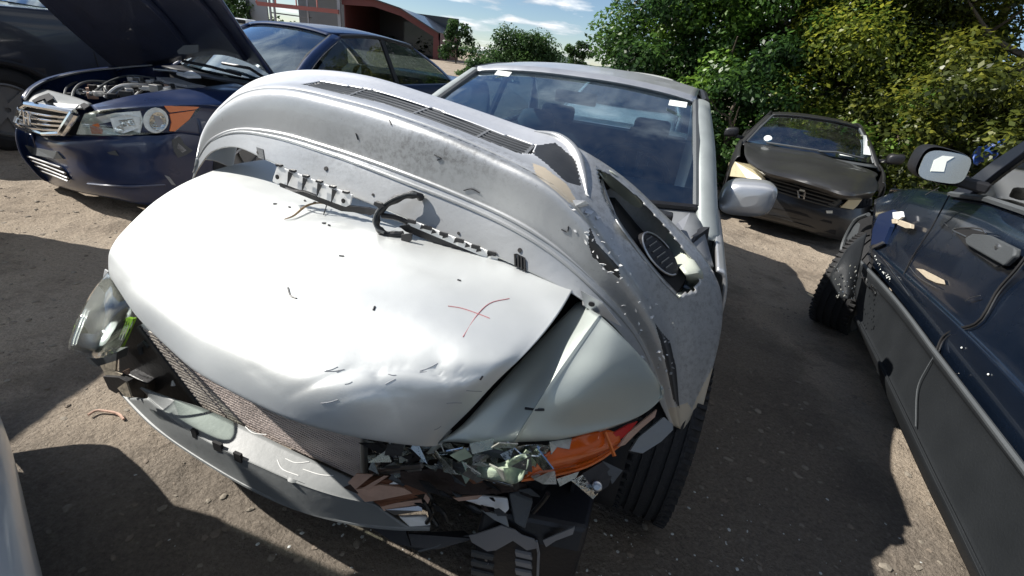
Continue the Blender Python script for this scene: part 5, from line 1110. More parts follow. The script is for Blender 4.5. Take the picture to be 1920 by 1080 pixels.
for k in (.0, .35, .68, 1.0):
    MB().tube([H(1444 + 5 * k, 336 + 20 * k, -.012), H(1500, 351 + 21 * k, -.014), H(1576 - 18 * k, 372 + 16 * k, -.012)], .009, 6).build('grille_bar', 'trim', gh, smooth=True)
for a, c in (((1496, 357), (1498, 371)), ((1509, 359), (1507, 373)), ((1496, 364), (1508, 367))):
    MB().bar(H(*a, -.04), H(*c, -.04), .016, .012, HF.V).build('emblem', 'chrome', gh, bevel=.002)
MB().bar(H(1499, 356, -.045), H(1509, 358, -.045), .02, .012, HF.V).build('emblem_shine', 'paper', gh)
for pts in ([(1366, 304), (1378, 303), (1404, 308), (1426, 322), (1432, 337), (1400, 334), (1364, 330)], [(1576, 389), (1591, 375), (1617, 374), (1608, 386), (1600, 393)]):
    hh = hpoly('headlight', 'hazy', pts, -.006, .03, None, .004)
    cx = sum(p[0] for p in pts) / len(pts); cy = sum(p[1] for p in pts) / len(pts)
    MB().poly([H(cx + (x - cx) * 1.06, cy + (y - cy) * 1.08, .0) for x, y in pts], .02).build('lamp_rim', 'void', hh)
hpoly('air_intake', 'void', [(1436, 393), (1500, 412), (1568, 432), (1566, 440), (1500, 420), (1438, 401)], -.004, .01, fasc)
hpoly('air_intake', 'void', [(1445, 383), (1500, 398), (1560, 416), (1560, 420), (1500, 403), (1446, 388)], -.014, .01, fasc)
hpoly('plate_remnant', 'paper', [(1549, 395), (1561, 395), (1561, 400), (1550, 400)], -.02, .006, fasc)
hpoly('bumper_trim', 'trim', [(1552, 384), (1572, 374), (1580, 374), (1566, 388)], -.012, .006, fasc)
cabin(HF, BH, 'hatch', .98, 1.66, 2.7, 3.5, .80, .53, .915, .92, 1.30, 2.2, bow=.15)
for s in (-1, 1):
    flank(HF, BH, 'hatch', [(.35, .80, .25, .80), (.8, .84, .22, .88), (1.4, .85, .2, .92), (2.4, .855, .2, .93), (3.3, .84, .24, .94), (3.8, .78, .3, .9)], s, [(.80, .34), (3.2, .34)])
    w_ = bpy.data.objects.new('front_wheel', None); C.objects.link(w_); w_.parent = BH; w_.location = HF.w(s * .73, .80, .29) - BH.location
    wheel(w_, HF.w(s * .73, .80, .29), HF.U * s, .29, .18, fine=False)
    w_ = bpy.data.objects.new('rear_wheel', None); C.objects.link(w_); w_.parent = BH; w_.location = HF.w(s * .73, 3.2, .29) - BH.location
    wheel(w_, HF.w(s * .73, 3.2, .29), HF.U * s, .29, .18, fine=False)
    door_mirror(HF, BH, s, .88, 1.06, 1.32, .99, .13, 'plastic')
MB().add([HF.w(-.72, .3, .3), HF.w(.72, .3, .3), HF.w(.72, 3.4, .3), HF.w(-.72, 3.4, .3)], [(0, 1, 2, 3)]).build('floor_pan', 'void', BH)
patch([[HF.w(u * .7, 1.0 + .15 * u * u, .91) for u in (-1, 0, 1)], [HF.w(u * .7, 1.4, .92) for u in (-1, 0, 1)], [HF.w(u * .7, 1.45, .55) for u in (-1, 0, 1)]], 10, 8, 'dashboard', 'dash', BH, thick=.01)
for u in (-.34, .34): seat(HF, BH, u, 2.1, 'seatdark')
patch([[HF.w(u * .75, 1.0 + .15 * abs(u) ** 2.2, .905) for u in (-1, -.5, 0, .5, 1)], [HF.w(u * .77, .86 + .10 * u * u, .89) for u in (-1, -.5, 0, .5, 1)]], 16, 5, 'cowl', 'trim', BH, thick=.01)
MB().tube([HF.w(-.5, 1.07, .95), HF.w(-.2, .96, .965), HF.w(.1, .96, .97)], .012, 6).build('wiper', 'trim', BH, smooth=True)
MB().tube([HF.w(.1, 1.02, .955), HF.w(.3, .99, .985), HF.w(.6, 1.06, .96)], .012, 6).build('wiper', 'trim', BH, smooth=True)
MB().poly([HF.w(.60, 1.14, 1.0), HF.w(.69, 1.2, 1.0), HF.w(.60, 1.5, 1.2), HF.w(.57, 1.46, 1.2)], .003).build('sun_strip', 'paper', BH)
MB().poly([HF.w(.36, 1.0, .955), HF.w(.52, 1.05, .955), HF.w(.50, 1.1, .965), HF.w(.34, 1.05, .965)], .003).build('paper_slip', 'paper', BH)
c = HF.w(-.50, 1.17, 1.0); MB().poly([c + HF.U * .05 * math.cos(6.28 * i / 14) + (HF.V * .7 + HF.Z * .7) * .05 * math.sin(6.28 * i / 14) - HF.V * .03 for i in range(14)], .002).build('sticker_or_glint', 'paper', BH)

# ================================================================== dark blue SUV alongside, seen from behind its front door
VF = Frame(3.39, 3.375, 200.5)
DS = thing('suv', 'dark blue SUV with grey lower cladding and a missing front wing', 'car', VF.w(0, 2.2, 0))
K = lambda x, y, off=0.0: VF.u(x, y, .90 + off)
def vpoly(name, m, pts, off=0.0, th=.006, par=None, bev=0): return MB().poly([K(*p, off) for p in pts], th).build(name, m, par or DS, bevel=bev)
door = patch([[K(*p) for p in [(1640, 374, -.06), (1700, 354, -.06), (1780, 362, -.06), (1850, 371, -.06), (1920, 394, -.06), (2040, 440, -.06), (2300, 540, -.06)]],
  [K(*p) for p in [(1638, 392, -.02), (1696, 384, -.02), (1780, 402, -.02), (1856, 426, -.02), (1930, 460, -.02), (2060, 520, -.02), (2330, 660, -.02)]],
  [K(*p) for p in [(1634, 430, .0), (1692, 455, .0), (1776, 505, .0), (1860, 560, .0), (1940, 618, .0), (2080, 720, .0), (2360, 930, .0)]],
  [K(*p) for p in [(1632, 456, .005), (1688, 502, .005), (1764, 567, .005), (1845, 640, .005), (1930, 722, .005), (2070, 860, .005), (2360, 1140, .005)]],
  [K(*p) for p in [(1631, 462, .02), (1686, 512, .02), (1762, 582, .02), (1842, 662, .02), (1926, 752, .02), (2060, 900, .02), (2340, 1190, .02)]],
  [K(*p) for p in [(1628, 474, .005), (1682, 535, .005), (1757, 625, .005), (1836, 725, .005), (1916, 832, .005), (2040, 990, .005), (2300, 1320, .005)]],
  [K(*p) for p in [(1622, 482, -.01), (1678, 552, -.01), (1752, 650, -.01), (1830, 755, -.01), (1906, 862, -.01), (2026, 1030, -.01), (2280, 1380, -.01)]]], 60, 40, 'door_panel', 'deepblue', DS, thick=.01)
CT = [(1610, 480), (1680, 556), (1757, 658), (1838, 764), (1914, 864), (2020, 1005), (2240, 1290)]
clad = patch([[K(x, y, .012) for x, y in CT], [K(x - 2, y + 10, .035) for x, y in CT], [K(x - 5, y + 20, .034) for x, y in CT], [K(x - 8, y + 26, .024) for x, y in CT],
  [K(*p, .022) for p in [(1602, 540), (1665, 614), (1727, 715), (1790, 820), (1846, 915), (1920, 1040), (2080, 1300)]],
  [K(*p, .022) for p in [(1606, 585), (1648, 662), (1698, 762), (1752, 872), (1796, 960), (1850, 1070), (1980, 1330)]],
  [K(*p, .036) for p in [(1605, 592), (1645, 668), (1694, 768), (1748, 880), (1791, 966), (1846, 1078), (1974, 1336)]],
  [K(*p, .03) for p in [(1602, 596), (1638, 668), (1684, 770), (1740, 890), (1782, 976), (1836, 1088), (1964, 1346)]],
  [K(*p, -.02) for p in [(1600, 598), (1632, 666), (1672, 766), (1730, 896), (1772, 982), (1826, 1094), (1954, 1352)]]], 60, 50, 'cladding', 'cladding', DS, thick=.01)
MB().tube(curve([K(x, y, .034) for x, y in [(a - 1, b_ + 6) for a, b_ in CT]], 30), .010, 6).build('trim_strip', 'trim', clad, smooth=True)
for pts in ([(1935, 466), (1905, 505), (1870, 545), (1835, 602), (1790, 618), (1768, 632), (1757, 655)],):
    MB().tube(curve([K(x, y, .012) for x, y in pts], 24), .005, 5).build('door_gap', 'void', door, smooth=True)
    MB().tube(curve([K(x + 3, y + 4, .013) for x, y in pts], 24), .0022, 5).build('door_edge', 'steel', door, smooth=True)
MB().tube(curve([K(x, y, .034) for x, y in [(1757, 660), (1738, 690), (1720, 730), (1717, 800)]], 14), .0025, 5).build('door_gap', 'trim', clad, smooth=True)
MB().tube(curve([K(x, y, .008) for x, y in [(1780, 366), (1745, 430), (1712, 480), (1692, 520)]], 14), .003, 5).build('door_gap', 'void', door, smooth=True)
hdl = vpoly('door_handle', 'trim', [(1808, 446), (1822, 438), (1850, 440), (1903, 466), (1900, 480), (1880, 498), (1862, 488), (1810, 458)], .032, .02, door, .006)
vpoly('handle_recess_shade', 'void', [(1786, 430), (1816, 428), (1846, 436), (1880, 498), (1866, 500), (1812, 462)], .012, .006, door)  # black plate painting the shade in the scoop and below the handle
MB().tube(curve([K(x, y, .014) for x, y in [(1812, 444), (1786, 431), (1805, 427), (1838, 429), (1848, 438)]], 12), .003, 5).build('recess_edge', 'steel', door, smooth=True)
c = K(1869, 462, .034); MB().lathe(c, VF.U, [(-.002, .011), (.002, .010), (.003, 0)], 12).build('key_lock', 'steel', hdl)
for nm, m, pts in (('bare_patch', 'bareplastic', [(1717, 503), (1730, 505), (1752, 516), (1769, 525), (1771, 533), (1755, 530), (1738, 522)]), ('bare_patch', 'trim', [(1588, 447), (1606, 415), (1612, 420), (1600, 470)])):
    vpoly(nm, m, pts, .012, .003, door)
for pts in ([(1810, 565), (1822, 558), (1838, 554)], [(1770, 418), (1778, 425)], [(1650, 478), (1675, 512), (1705, 555)], [(1770, 692), (1785, 702), (1798, 700)], [(1705, 500), (1722, 520), (1755, 540)], [(1735, 365), (1748, 358), (1760, 352)]):
    MB().tube(curve([K(x, y, .018) for x, y in pts], 8), .0018, 5).build('scratch', 'steel', door)
for x, y in ((1803, 652), (1853, 702)): MB().lathe(K(x, y, .02), VF.U, [(0, .004), (.002, .003), (.003, 0)], 7).build('paint_chip', 'paper', door)
# torn front end of the door / wing
vpoly('jamb', 'navy', [(1647, 402), (1674, 393), (1669, 425), (1656, 456), (1633, 459), (1636, 430)], .02, .02)  # bluer paint stands for skylight on this face
vpoly('jamb_edge', 'steel', [(1632, 462), (1655, 452), (1656, 456), (1634, 467)], .025, .01)
vpoly('hinge_cap', 'whiteplastic', [(1673, 398), (1690, 396), (1692, 406), (1684, 412), (1674, 409)], .03, .012, None, .002)
vpoly('marker_lamp', 'bareplastic', [(1671, 411), (1682, 408), (1681, 419), (1672, 419)], .03, .02, None, .003)
vpoly('marker_lamp', 'bareplastic', [(1685, 412), (1707, 420), (1706, 428), (1698, 428), (1682, 421)], .03, .02, None, .003)
vpoly('wheel_house', 'void', [(1600, 410), (1622, 402), (1645, 410), (1634, 456), (1612, 480), (1590, 500), (1584, 450)], -.05, .2)
MB().tube(curve([K(x, y, .02) for x, y in [(1628, 402), (1606, 412), (1590, 436), (1580, 460), (1576, 488)]], 12), .014, 7).build('arch_lip', 'trim', DS, smooth=True)
flap = patch([[K(*p) for p in [(1626, 436, .08), (1618, 470, .09), (1612, 500, .10), (1600, 560, .10)]], [K(*p) for p in [(1602, 452, .14), (1592, 485, .16), (1586, 515, .17), (1590, 560, .15)]], [K(*p) for p in [(1586, 470, .18), (1566, 500, .22), (1556, 525, .22), (1572, 558, .18)]]], 16, 12, 'torn_cladding', 'cladding', DS, thick=.006)
for i in range(40):
    x, y = e_.uniform(1562, 1606), e_.uniform(498, 560); p = K(x, y, .235 - .0012 * (x - 1560)); s = e_.uniform(.003, .008)
    MB().poly([p + VF.V * s, p + VF.Z * s * .8, p - VF.V * s * .9, p - VF.Z * s], .002).build('glass_crumb', 'shard' if i % 2 else 'foil', flap)
for i in range(26):
    t = e_.random(); x, y = 1634 + 36 * t + e_.uniform(-3, 3), 478 + 48 * t + e_.uniform(-3, 3); p = K(x, y, .035); s = e_.uniform(.003, .006)
    MB().poly([p + VF.V * s, p + VF.Z * s * .8, p - VF.V * s * .9, p - VF.Z * s], .002).build('glass_crumb', 'foil' if i % 2 else 'paper', door)
# badge letters XLS
def letter(strokes, x, y, sx, sy):
    for a, c in strokes:
        q_ = lambda t: K(x + sx[0] * t[0] + sy[0] * t[1], y + sx[1] * t[0] + sy[1] * t[1], .034)
        MB().bar(q_(a), q_(c), .006, .006, VF.U).build('badge_letter', 'chrome', clad)
SX, SY = (7.5, 9.5), (-1.5, 8.5)
letter([((0, 0), (1, 1)), ((1, 0), (0, 1))], 1616, 511, SX, SY)
letter([((0, 0), (0, 1)), ((0, 1), (.9, 1))], 1625, 522, SX, SY)
letter([((1, 0), (0, 0)), ((0, 0), (0, .5)), ((0, .5), (1, .5)), ((1, .5), (1, 1)), ((1, 1), (0, 1))], 1634, 533, SX, SY)
# wheel, mirror, glass, bonnet, roof
for s, v_ in ((1, .95), (-1, .8), (1, 3.5), (-1, 3.5)):
    w_ = bpy.data.objects.new('front_wheel' if v_ < 2 else 'rear_wheel', None); C.objects.link(w_); w_.parent = DS; w_.location = VF.w(s * .76, v_, .34) - DS.location
    (wheel(w_, VF.w(.82, .80, .31), VF.U * .86 - VF.V * .5, .335, .25, fine=True) if v_ == .95 else wheel(w_, VF.w(s * .76, v_, .34), VF.U * s, .345, .23, fine=False))
mc = VF.loc(VF.u(1760, 309, 1.06))
dmv = door_mirror(VF, DS, 1, .965, 1.155, mc.y, mc.z, .142, 'plastic', dep=.10, tilt=.30)
mnr = (VF.V + VF.Z * .30).normalized(); mpt = VF.w(mc.x, mc.y + .047 + .30 * .071 * .86 + .003, mc.z)
gv = lambda x, y: EYE + ray(x, y) * ((mpt - EYE).dot(mnr) / ray(x, y).dot(mnr))
MB().poly([gv(*p) for p in [(1752, 300), (1768, 292), (1790, 294), (1775, 303), (1770, 322), (1745, 321)]], .002, nrm=VF.V).build('sticker_or_glint', 'paper', dmv)  # white patch laid on the glass as a painted reflection
MB().poly([VF.u(x, y, .84) for x, y in [(1782, 362), (1812, 368), (1870, 322), (1925, 281), (2010, 232), (2010, 215), (1920, 262), (1860, 302)]], .05).build('front_pillar', 'blackpaint', DS, bevel=.006)
MB().poly([VF.u(x, y, .82) for x, y in [(1812, 368), (1870, 322), (1925, 281), (2010, 232), (2200, 190), (2200, 500), (1920, 390)]], .004).build('side_window', 'sideglass', DS)
MB().tube([VF.u(x, y, .86) for x, y in [(1782, 364), (1850, 373), (1920, 396), (2040, 442)]], .014, 6).build('belt_trim', 'trim', DS, smooth=True)
patch([[VF.w(u * .76, 1.38 + .12 * u * u, 1.03) for u in (-1, -.5, 0, .5, 1)], [VF.w(u * .78, .9, 1.02 - .05 * abs(u) ** 3) for u in (-1, -.5, 0, .5, 1)], [VF.w(u * .74, .35, .95 - .05 * abs(u) ** 3) for u in (-1, -.5, 0, .5, 1)], [VF.w(u * .72, .25, .85) for u in (-1, -.5, 0, .5, 1)]], 24, 16, 'bonnet', 'deepblue', DS, thick=.01)
MB().box(VF.w(0, .3, .55), 1.4, .1, .5, (VF.U, VF.V, VF.Z)).build('radiator_panel', 'void', DS)
MB().box(VF.w(.0, .9, .7), 1.1, 1.0, .5, (VF.U, VF.V, VF.Z)).build('engine_block', 'void', DS)
patch([[VF.w(u * .66, 2.0, 1.66) for u in (-1, 0, 1)], [VF.w(u * .66, 3.0, 1.70 - .02 * u * u) for u in (-1, 0, 1)], [VF.w(u * .66, 4.2, 1.66) for u in (-1, 0, 1)]], 10, 10, 'roof', 'deepblue', DS, thick=.04)
for sd in (-1, 1):
    MB().bar(VF.w(sd * .66, 1.98, 1.63), VF.w(sd * .66, 4.2, 1.63), .08, .07).build('roof_rail', 'deepblue', DS, bevel=.01)
    for va_, vb_ in ((2.45, 2.5), (3.55, 3.5), (4.24, 4.18)): MB().bar(VF.w(sd * .83, va_, 1.04), VF.w(sd * .68, vb_, 1.62), .08, .07, VF.V).build('window_pillar', 'blackpaint', DS, bevel=.01)
MB().poly([VF.w(.80, 1.35, .45), VF.w(.80, 4.2, .45), VF.w(.80, 4.2, 1.0), VF.w(.80, 1.35, 1.0)], .03, nrm=-VF.U).build('door_trim', 'dash', DS)
patch([[VF.w(u * .70, 1.44, 1.04) for u in (-1, 0, 1)], [VF.w(u * .64, 2.0, 1.64) for u in (-1, 0, 1)]], 8, 6, 'windshield', 'glass', DS, thick=0)
flank(VF, DS, 'deepblue', [(.4, .84, .35, .95), (1.4, .89, .3, 1.02), (2.6, .9, .3, 1.04), (3.8, .89, .3, 1.05), (4.3, .84, .35, 1.05)], -1, [(.8, .40), (3.5, .40)])
MB().poly([VF.w(-.82, 1.7, 1.06), VF.w(-.82, 4.2, 1.06), VF.w(-.70, 4.1, 1.6), VF.w(-.68, 2.05, 1.6)], .004).build('side_window', 'sideglass', DS)
MB().box(VF.w(0, 4.3, .9), 1.66, .1, 1.1, (VF.U, VF.V, VF.Z)).build('tailgate', 'deepblue', DS, bevel=.03)
MB().add([VF.w(-.82, 1.2, .4), VF.w(.82, 1.2, .4), VF.w(.82, 4.2, .4), VF.w(-.82, 4.2, .4)], [(0, 1, 2, 3)]).build('floor_pan', 'void', DS)
MB().box(VF.w(0, 1.62, .92), 1.5, .4, .22, (VF.U, VF.V, VF.Z)).build('dashboard', 'dash', DS, bevel=.05)
steering(VF, DS, .36, 1.95, 1.08)
for u in (-.38, .38): seat(VF, DS, u, 2.65, 'seat', z=.5, back=.78)
MB().tube([VF.w(.62, 1.75, 1.06), VF.w(.60, 2.1, 1.12), VF.w(.56, 2.25, 1.08)], .05, 8).build('air_bag', 'greyplastic', DS, smooth=True)

# ================================================================== black pickup behind on the left
PF = Frame(-6.35, 3.95, 25)
PK = thing('pickup_truck', 'tall black pickup truck standing behind the raised blue bonnet', 'truck', PF.w(0, 2.5, 0))
for s in (-1, 1):
    fl = flank(PF, PK, 'blackpaint', [(.05, .80, .5, 1.12), (.3, .92, .42, 1.22), (1.0, .97, .4, 1.28), (1.8, .98, .4, 1.30), (3.0, .98, .4, 1.32), (4.2, .98, .42, 1.32), (5.3, .95, .5, 1.3)], s, [(.95, .47), (4.2, .47)])
    MB().tube([PF.w(s * .97, .95 + .49 * math.cos(R(a)), .33 + .49 * math.sin(R(a))) for a in range(0, 181, 12)], .03, 7).build('arch_trim', 'plastic', fl, smooth=True)
    for v_ in (.95, 4.2):
        w_ = bpy.data.objects.new('front_wheel' if v_ < 2 else 'rear_wheel', None); C.objects.link(w_); w_.parent = PK; w_.location = PF.w(s * .84, v_, .38) - PK.location
        wheel(w_, PF.w(s * .84, v_, .38), PF.U * s, .39, .25, fine=False, spokes=6)
    MB().tube([PF.w(s * .985, 1.75, .45), PF.w(s * .99, 1.75, .8), PF.w(s * .94, 1.75, 1.3)], .006, 5).build('door_gap', 'void', fl)
patch([[PF.w(u * .9, .1, 1.10) for u in (-1, 0, 1)], [PF.w(u * .92, .6, 1.24) for u in (-1, 0, 1)], [PF.w(u * .92, 1.6, 1.30) for u in (-1, 0, 1)]], 10, 10, 'bonnet', 'blackpaint', PK, thick=.01)
patch([[PF.w(u * .9, .1, 1.10) for u in (-1, 0, 1)], [PF.w(u * .9, .0, .8) for u in (-1, 0, 1)], [PF.w(u * .9, .05, .5) for u in (-1, 0, 1)]], 10, 10, 'front_bumper', 'blackpaint', PK, thick=.01)
cabin(PF, PK, 'blackpaint', 1.5, 2.1, 3.1, 3.4, .93, .74, 1.30, 1.32, 1.92, 2.9, bow=.15, pillar_w=.08)
pm_ = PF.loc(PF.u(172, 6, 1.12)); door_mirror(PF, PK, 1, 1.02, 1.22, pm_.y, pm_.z, .22, 'plastic', gl='mirror')
MB().box(PF.w(0, 4.5, 1.0), 1.7, 1.7, .1, (PF.U, PF.V, PF.Z)).build('cargo_bed', 'void', PK)
MB().add([PF.w(-.9, 1.2, .6), PF.w(.9, 1.2, .6), PF.w(.9, 3.4, .6), PF.w(-.9, 3.4, .6)], [(0, 1, 2, 3)]).build('floor_pan', 'void', PK)
for u in (-.42, .42): seat(PF, PK, u, 2.7, 'seatdark', z=.75, back=1.0)

# ================================================================== pale truck whose corner shows bottom left, its unseen body sized for shade
NF = Frame(-.958, .546, 218)
PB = thing('pale_truck', 'pale silver blue truck whose rounded front corner pokes in at the lower left', 'truck', NF.w(0, 2.2, 0))
w_ = 1.06
prof = [(.10, .22), (.0, .34), (-.015, .46), (.06, .58), (.14, .72), (.17, 1.0)]
patch([[NF.w(u * w_, v + .08 * abs(u) ** 3, z) for u in (-1, -.8, -.4, 0, .4, .8, 1)] for v, z in prof], 50, 40, 'front_end', 'paleblue', PB, thick=.01)
patch([[NF.w(u * (w_ - .02 * k), v + .08 * abs(u) ** 3, z) for u in (-1, -.8, -.4, 0, .4, .8, 1)] for k, v, z in ((.05, .175, 1.005), (.4, .26, 1.45))], 30, 12, 'windshield', 'sideglass', PB, thick=0)
patch([[NF.w(u * (w_ - .02 * k), v + .08 * abs(u) ** 3, z) for u in (-1, -.8, -.4, 0, .4, .8, 1)] for k, v, z in ((.4, .26, 1.455), (.5, .45, 1.56), (.6, 2.5, 1.62), (.6, 4.0, 1.56))], 30, 24, 'roof', 'paleblue', PB, thick=.02)
for s in (-1, 1):
    flank(NF, PB, 'paleblue', [(.24, 1.04, .25, .9), (.45, 1.05, .22, 1.0), (1.5, 1.06, .2, 1.03), (2.6, 1.06, .2, 1.03), (3.6, 1.06, .22, 1.03), (4.3, 1.03, .3, 1.0)], s, [(.95, .35), (3.5, .35)])
    MB().poly([NF.w(s * 1.03, .26, 1.0), NF.w(s * 1.03, 4.2, 1.0), NF.w(s * 1.03, 4.1, 1.54), NF.w(s * 1.03, .36, 1.44)], .02).build('side_panel', 'paleblue', PB)
    for v_ in (.95, 3.5):
        ww = bpy.data.objects.new('front_wheel' if v_ < 2 else 'rear_wheel', None); C.objects.link(ww); ww.parent = PB; ww.location = NF.w(s * .98, v_, .31) - PB.location
        wheel(ww, NF.w(s * .98, v_, .31), NF.U * s, .31, .2, fine=False)
MB().box(NF.w(0, 4.25, .95), 2.0, .1, 1.2, (NF.U, NF.V, NF.Z)).build('tailgate', 'paleblue', PB, bevel=.03)

# ================================================================== unseen white van on the far left, added for its shadow on the dirt
TF = Frame(-3.42, 1.93, -90)      # its front looks towards +x
PVN = thing('shade_van', 'white van out of view to the left, added to shade the bare dirt', 'van', TF.w(0, 2, 0))
patch([[TF.w(u * .70, v, z) for u in (-1, -.8, 0, .8, 1)] for v, z in [(.1, .25), (0, .6), (.05, 1.0), (.4, 1.12), (.62, 2.0), (.9, 2.08), (3.6, 2.08), (4.2, 2.0), (4.25, .4)]], 20, 50, 'van_body', 'white', PVN, thick=.01)
for s in (-1, 1):
    MB().poly([TF.w(s * .70, v, z) for v, z in [(.1, .3), (0, .6), (.05, 1.0), (.4, 1.12), (.62, 2.0), (.9, 2.08), (3.6, 2.08), (4.2, 2.0), (4.2, .3)]], .02).build('van_side', 'white', PVN)
    for v_ in (.8, 3.4):
        ww = bpy.data.objects.new('front_wheel' if v_ < 2 else 'rear_wheel', None); C.objects.link(ww); ww.parent = PVN; ww.location = TF.w(s * .62, v_, .33) - PVN.location
        wheel(ww, TF.w(s * .62, v_, .33), TF.U * s, .33, .2, fine=False)

# ================================================================== white saloon behind the wreck, seen through its glass
WF = Frame(*SF.w(-.25, 5.7, 0).xy, 16)
WC = thing('white_car', 'white car parked behind the wreck, seen through the windscreen', 'car', WF.w(0, 2, 0))
for s in (-1, 1):
    flank(WF, WC, 'white', [(.1, .78, .3, .72), (.5, .84, .24, .82), (1.2, .86, .2, .93), (2.4, .87, .2, .95), (3.6, .86, .22, .98), (4.4, .8, .3, .95)], s, [(.85, .35), (3.4, .35)])
    for v_ in (.85, 3.4):
        ww = bpy.data.objects.new('front_wheel' if v_ < 2 else 'rear_wheel', None); C.objects.link(ww); ww.parent = WC; ww.location = WF.w(s * .74, v_, .31) - WC.location
        wheel(ww, WF.w(s * .74, v_, .31), WF.U * s, .31, .2, fine=False)
patch([[WF.w(u * .78, v, z) for u in (-1, 0, 1)] for v, z in [(.1, .3), (0, .5), (.05, .7), (.5, .84), (1.25, .95)]], 12, 20, 'front_end', 'white', WC, thick=.01)
cabin(WF, WC, 'white', 1.15, 1.95, 3.0, 3.8, .82, .57, .95, .95, 1.38, 2.5, bow=.15)
# ================================================================== maroon metal shed in the distance
def far(x, y, Y):
    d = ray(x, y); return EYE + d * (Y / d.y)
BD = thing('metal_shed', 'maroon metal shed with open bays beyond the blue car', 'building', (far(700, 30, 60).x, 60, 0))
q0 = [far(x, y, 60) for x, y in [(640, -6), (700, -2), (752, 16), (824, 62)]]
rz = [p.z for p in q0]; xs_ = [p.x for p in q0]
fasc_ = MB()
for a, c in zip(q0, q0[1:]): fasc_.poly([a, c, c - Vector((0, 0, .75)), a - Vector((0, 0, .75))], .3, nrm=(0, -1, 0))
fasc_.build('gable_fascia', 'redmetal', BD)
for a, c in zip(q0, q0[1:]):
    up = Vector((0, -.4, .06)); MB().poly([a + up, c + up, c + Vector((.3, 14, .06)), a + Vector((.3, 14, .06))], .12, nrm=(0, 0, 1)).build('roof', 'blackpaint', BD)
e = q0[-1]
MB().poly([Vector((e.x, 60.02, e.z)), Vector((e.x, 60.02, -.2)), Vector((e.x - .7, 60.02, -.2)), Vector((e.x - .7, 60.02, e.z - .2))], .5, nrm=(0, -1, 0)).build('corner_post', 'redmetal', BD)
MB().box((e.x - .05, 67, e.z / 2), .1, 14, e.z).build('side_wall', 'redmetal', BD)
MB().box(((q0[0].x + e.x) / 2, 73, 2.5), e.x - q0[0].x, .1, 5.4).build('back_wall', 'blackpaint', BD)  # wall coloured black to paint the bay's shaded interior
MB().box((q0[0].x + .2, 67, 2.8), .1, 13.5, 5.2).build('side_wall', 'redmetal', BD)  # wall added to keep the sun out of the bay
lp = far(636, 20, 59.6)
MB().box((lp.x, 59.6, 3.1), .35, .3, 6.6).build('post', 'greymetal', BD)
l0, l1, l2, l3 = far(478, 2, 59), far(634, 18, 59), far(634, 26, 59), far(482, 10, 59)
MB().poly([l0, l1, l2, l3], .2, nrm=(0, -1, 0)).build('canopy_beam', 'beam', BD)
for k in (.02, .25, .5, .75):
    a = l0.lerp(l1, k); MB().bar(a, a + Vector((0, 0, 1.2)), .12, .12).build('canopy_strut', 'beam', BD)
wl = far(470, 20, 62); wr_ = far(502, 20, 62)
MB().box(((wl.x + wr_.x) / 2, 62, 3), wr_.x - wl.x, .2, 6.5).build('wall_panel', 'greymetal', BD)
MB().box((wl.x - .2, 62, 3), .4, .4, 6.8).build('post', 'blackpaint', BD)
MB().box(((wr_.x + lp.x) / 2, 70, 3), lp.x - wr_.x, .2, 6.5).build('back_wall', 'greymetal', BD)
MB().box(((wr_.x + lp.x) / 2, 66, 6.7), lp.x - wl.x + 1, 10, .2).build('roof', 'blackpaint', BD)
for x in (508, 516, 578): 
    p = far(x, 30, 61); MB().box((p.x, 61, 2.4), .18, .2, 4.8).build('post', 'greymetal', BD)
for z in (1.6, 2.8): MB().box((far(545, 30, 66).x, 66, z), 5, 1, .12).build('shelf', 'greymetal', BD)
fv = far(452, 50, 45)
FV = thing('distant_van', 'tiny white van parked far off beside the shed', 'van', (fv.x, 45, 0))
MB().box((fv.x, 45, .75), 2.6, 1.8, .8).build('body', 'white', FV, bevel=.1)
MB().box((fv.x + .2, 45, 1.35), 1.8, 1.6, .5).build('cab', 'white', FV, bevel=.15)
MB().box((fv.x + .2, 44.15, 1.36), 1.5, .1, .3).build('window', 'void', FV)
for k in (-.8, .8): MB().lathe((fv.x + k, 44.2, .32), (0, -1, 0), [(-.1, .32), (.05, .32), (.06, 0)], 14).build('wheel', 'rubber', FV)

# ================================================================== trees
def leafmat(name, c1, c2, c3):
    m = bpy.data.materials.new(name); m.use_nodes = True; n_ = m.node_tree; n_.nodes.clear()
    at = n_.nodes.new('ShaderNodeAttribute'); at.attribute_name = 'tone'
    rp = n_.nodes.new('ShaderNodeValToRGB'); rp.color_ramp.elements[0].color = (*c1, 1); rp.color_ramp.elements[1].color = (*c3, 1); e_ = rp.color_ramp.elements.new(.5); e_.color = (*c2, 1)
    n_.links.new(at.outputs['Fac'], rp.inputs[0])
    df = n_.nodes.new('ShaderNodeBsdfDiffuse'); tl = n_.nodes.new('ShaderNodeBsdfTranslucent'); gl = n_.nodes.new('ShaderNodeBsdfGlossy'); gl.inputs['Roughness'].default_value = .35; gl.inputs['Color'].default_value = (.5, .5, .5, 1)
    for s_ in (df, tl): n_.links.new(rp.outputs[0], s_.inputs[0])
    m1 = n_.nodes.new('ShaderNodeMixShader'); m1.inputs[0].default_value = .5; n_.links.new(df.outputs[0], m1.inputs[1]); n_.links.new(tl.outputs[0], m1.inputs[2])
    m2 = n_.nodes.new('ShaderNodeMixShader'); m2.inputs[0].default_value = .03; n_.links.new(m1.outputs[0], m2.inputs[1]); n_.links.new(gl.outputs[0], m2.inputs[2])
    o_ = n_.nodes.new('ShaderNodeOutputMaterial'); n_.links.new(m2.outputs[0], o_.inputs[0]); return m
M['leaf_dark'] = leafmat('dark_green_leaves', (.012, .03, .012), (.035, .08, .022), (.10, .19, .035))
M['leaf_green'] = leafmat('bright_green_leaves', (.02, .045, .012), (.065, .14, .025), (.21, .35, .05))
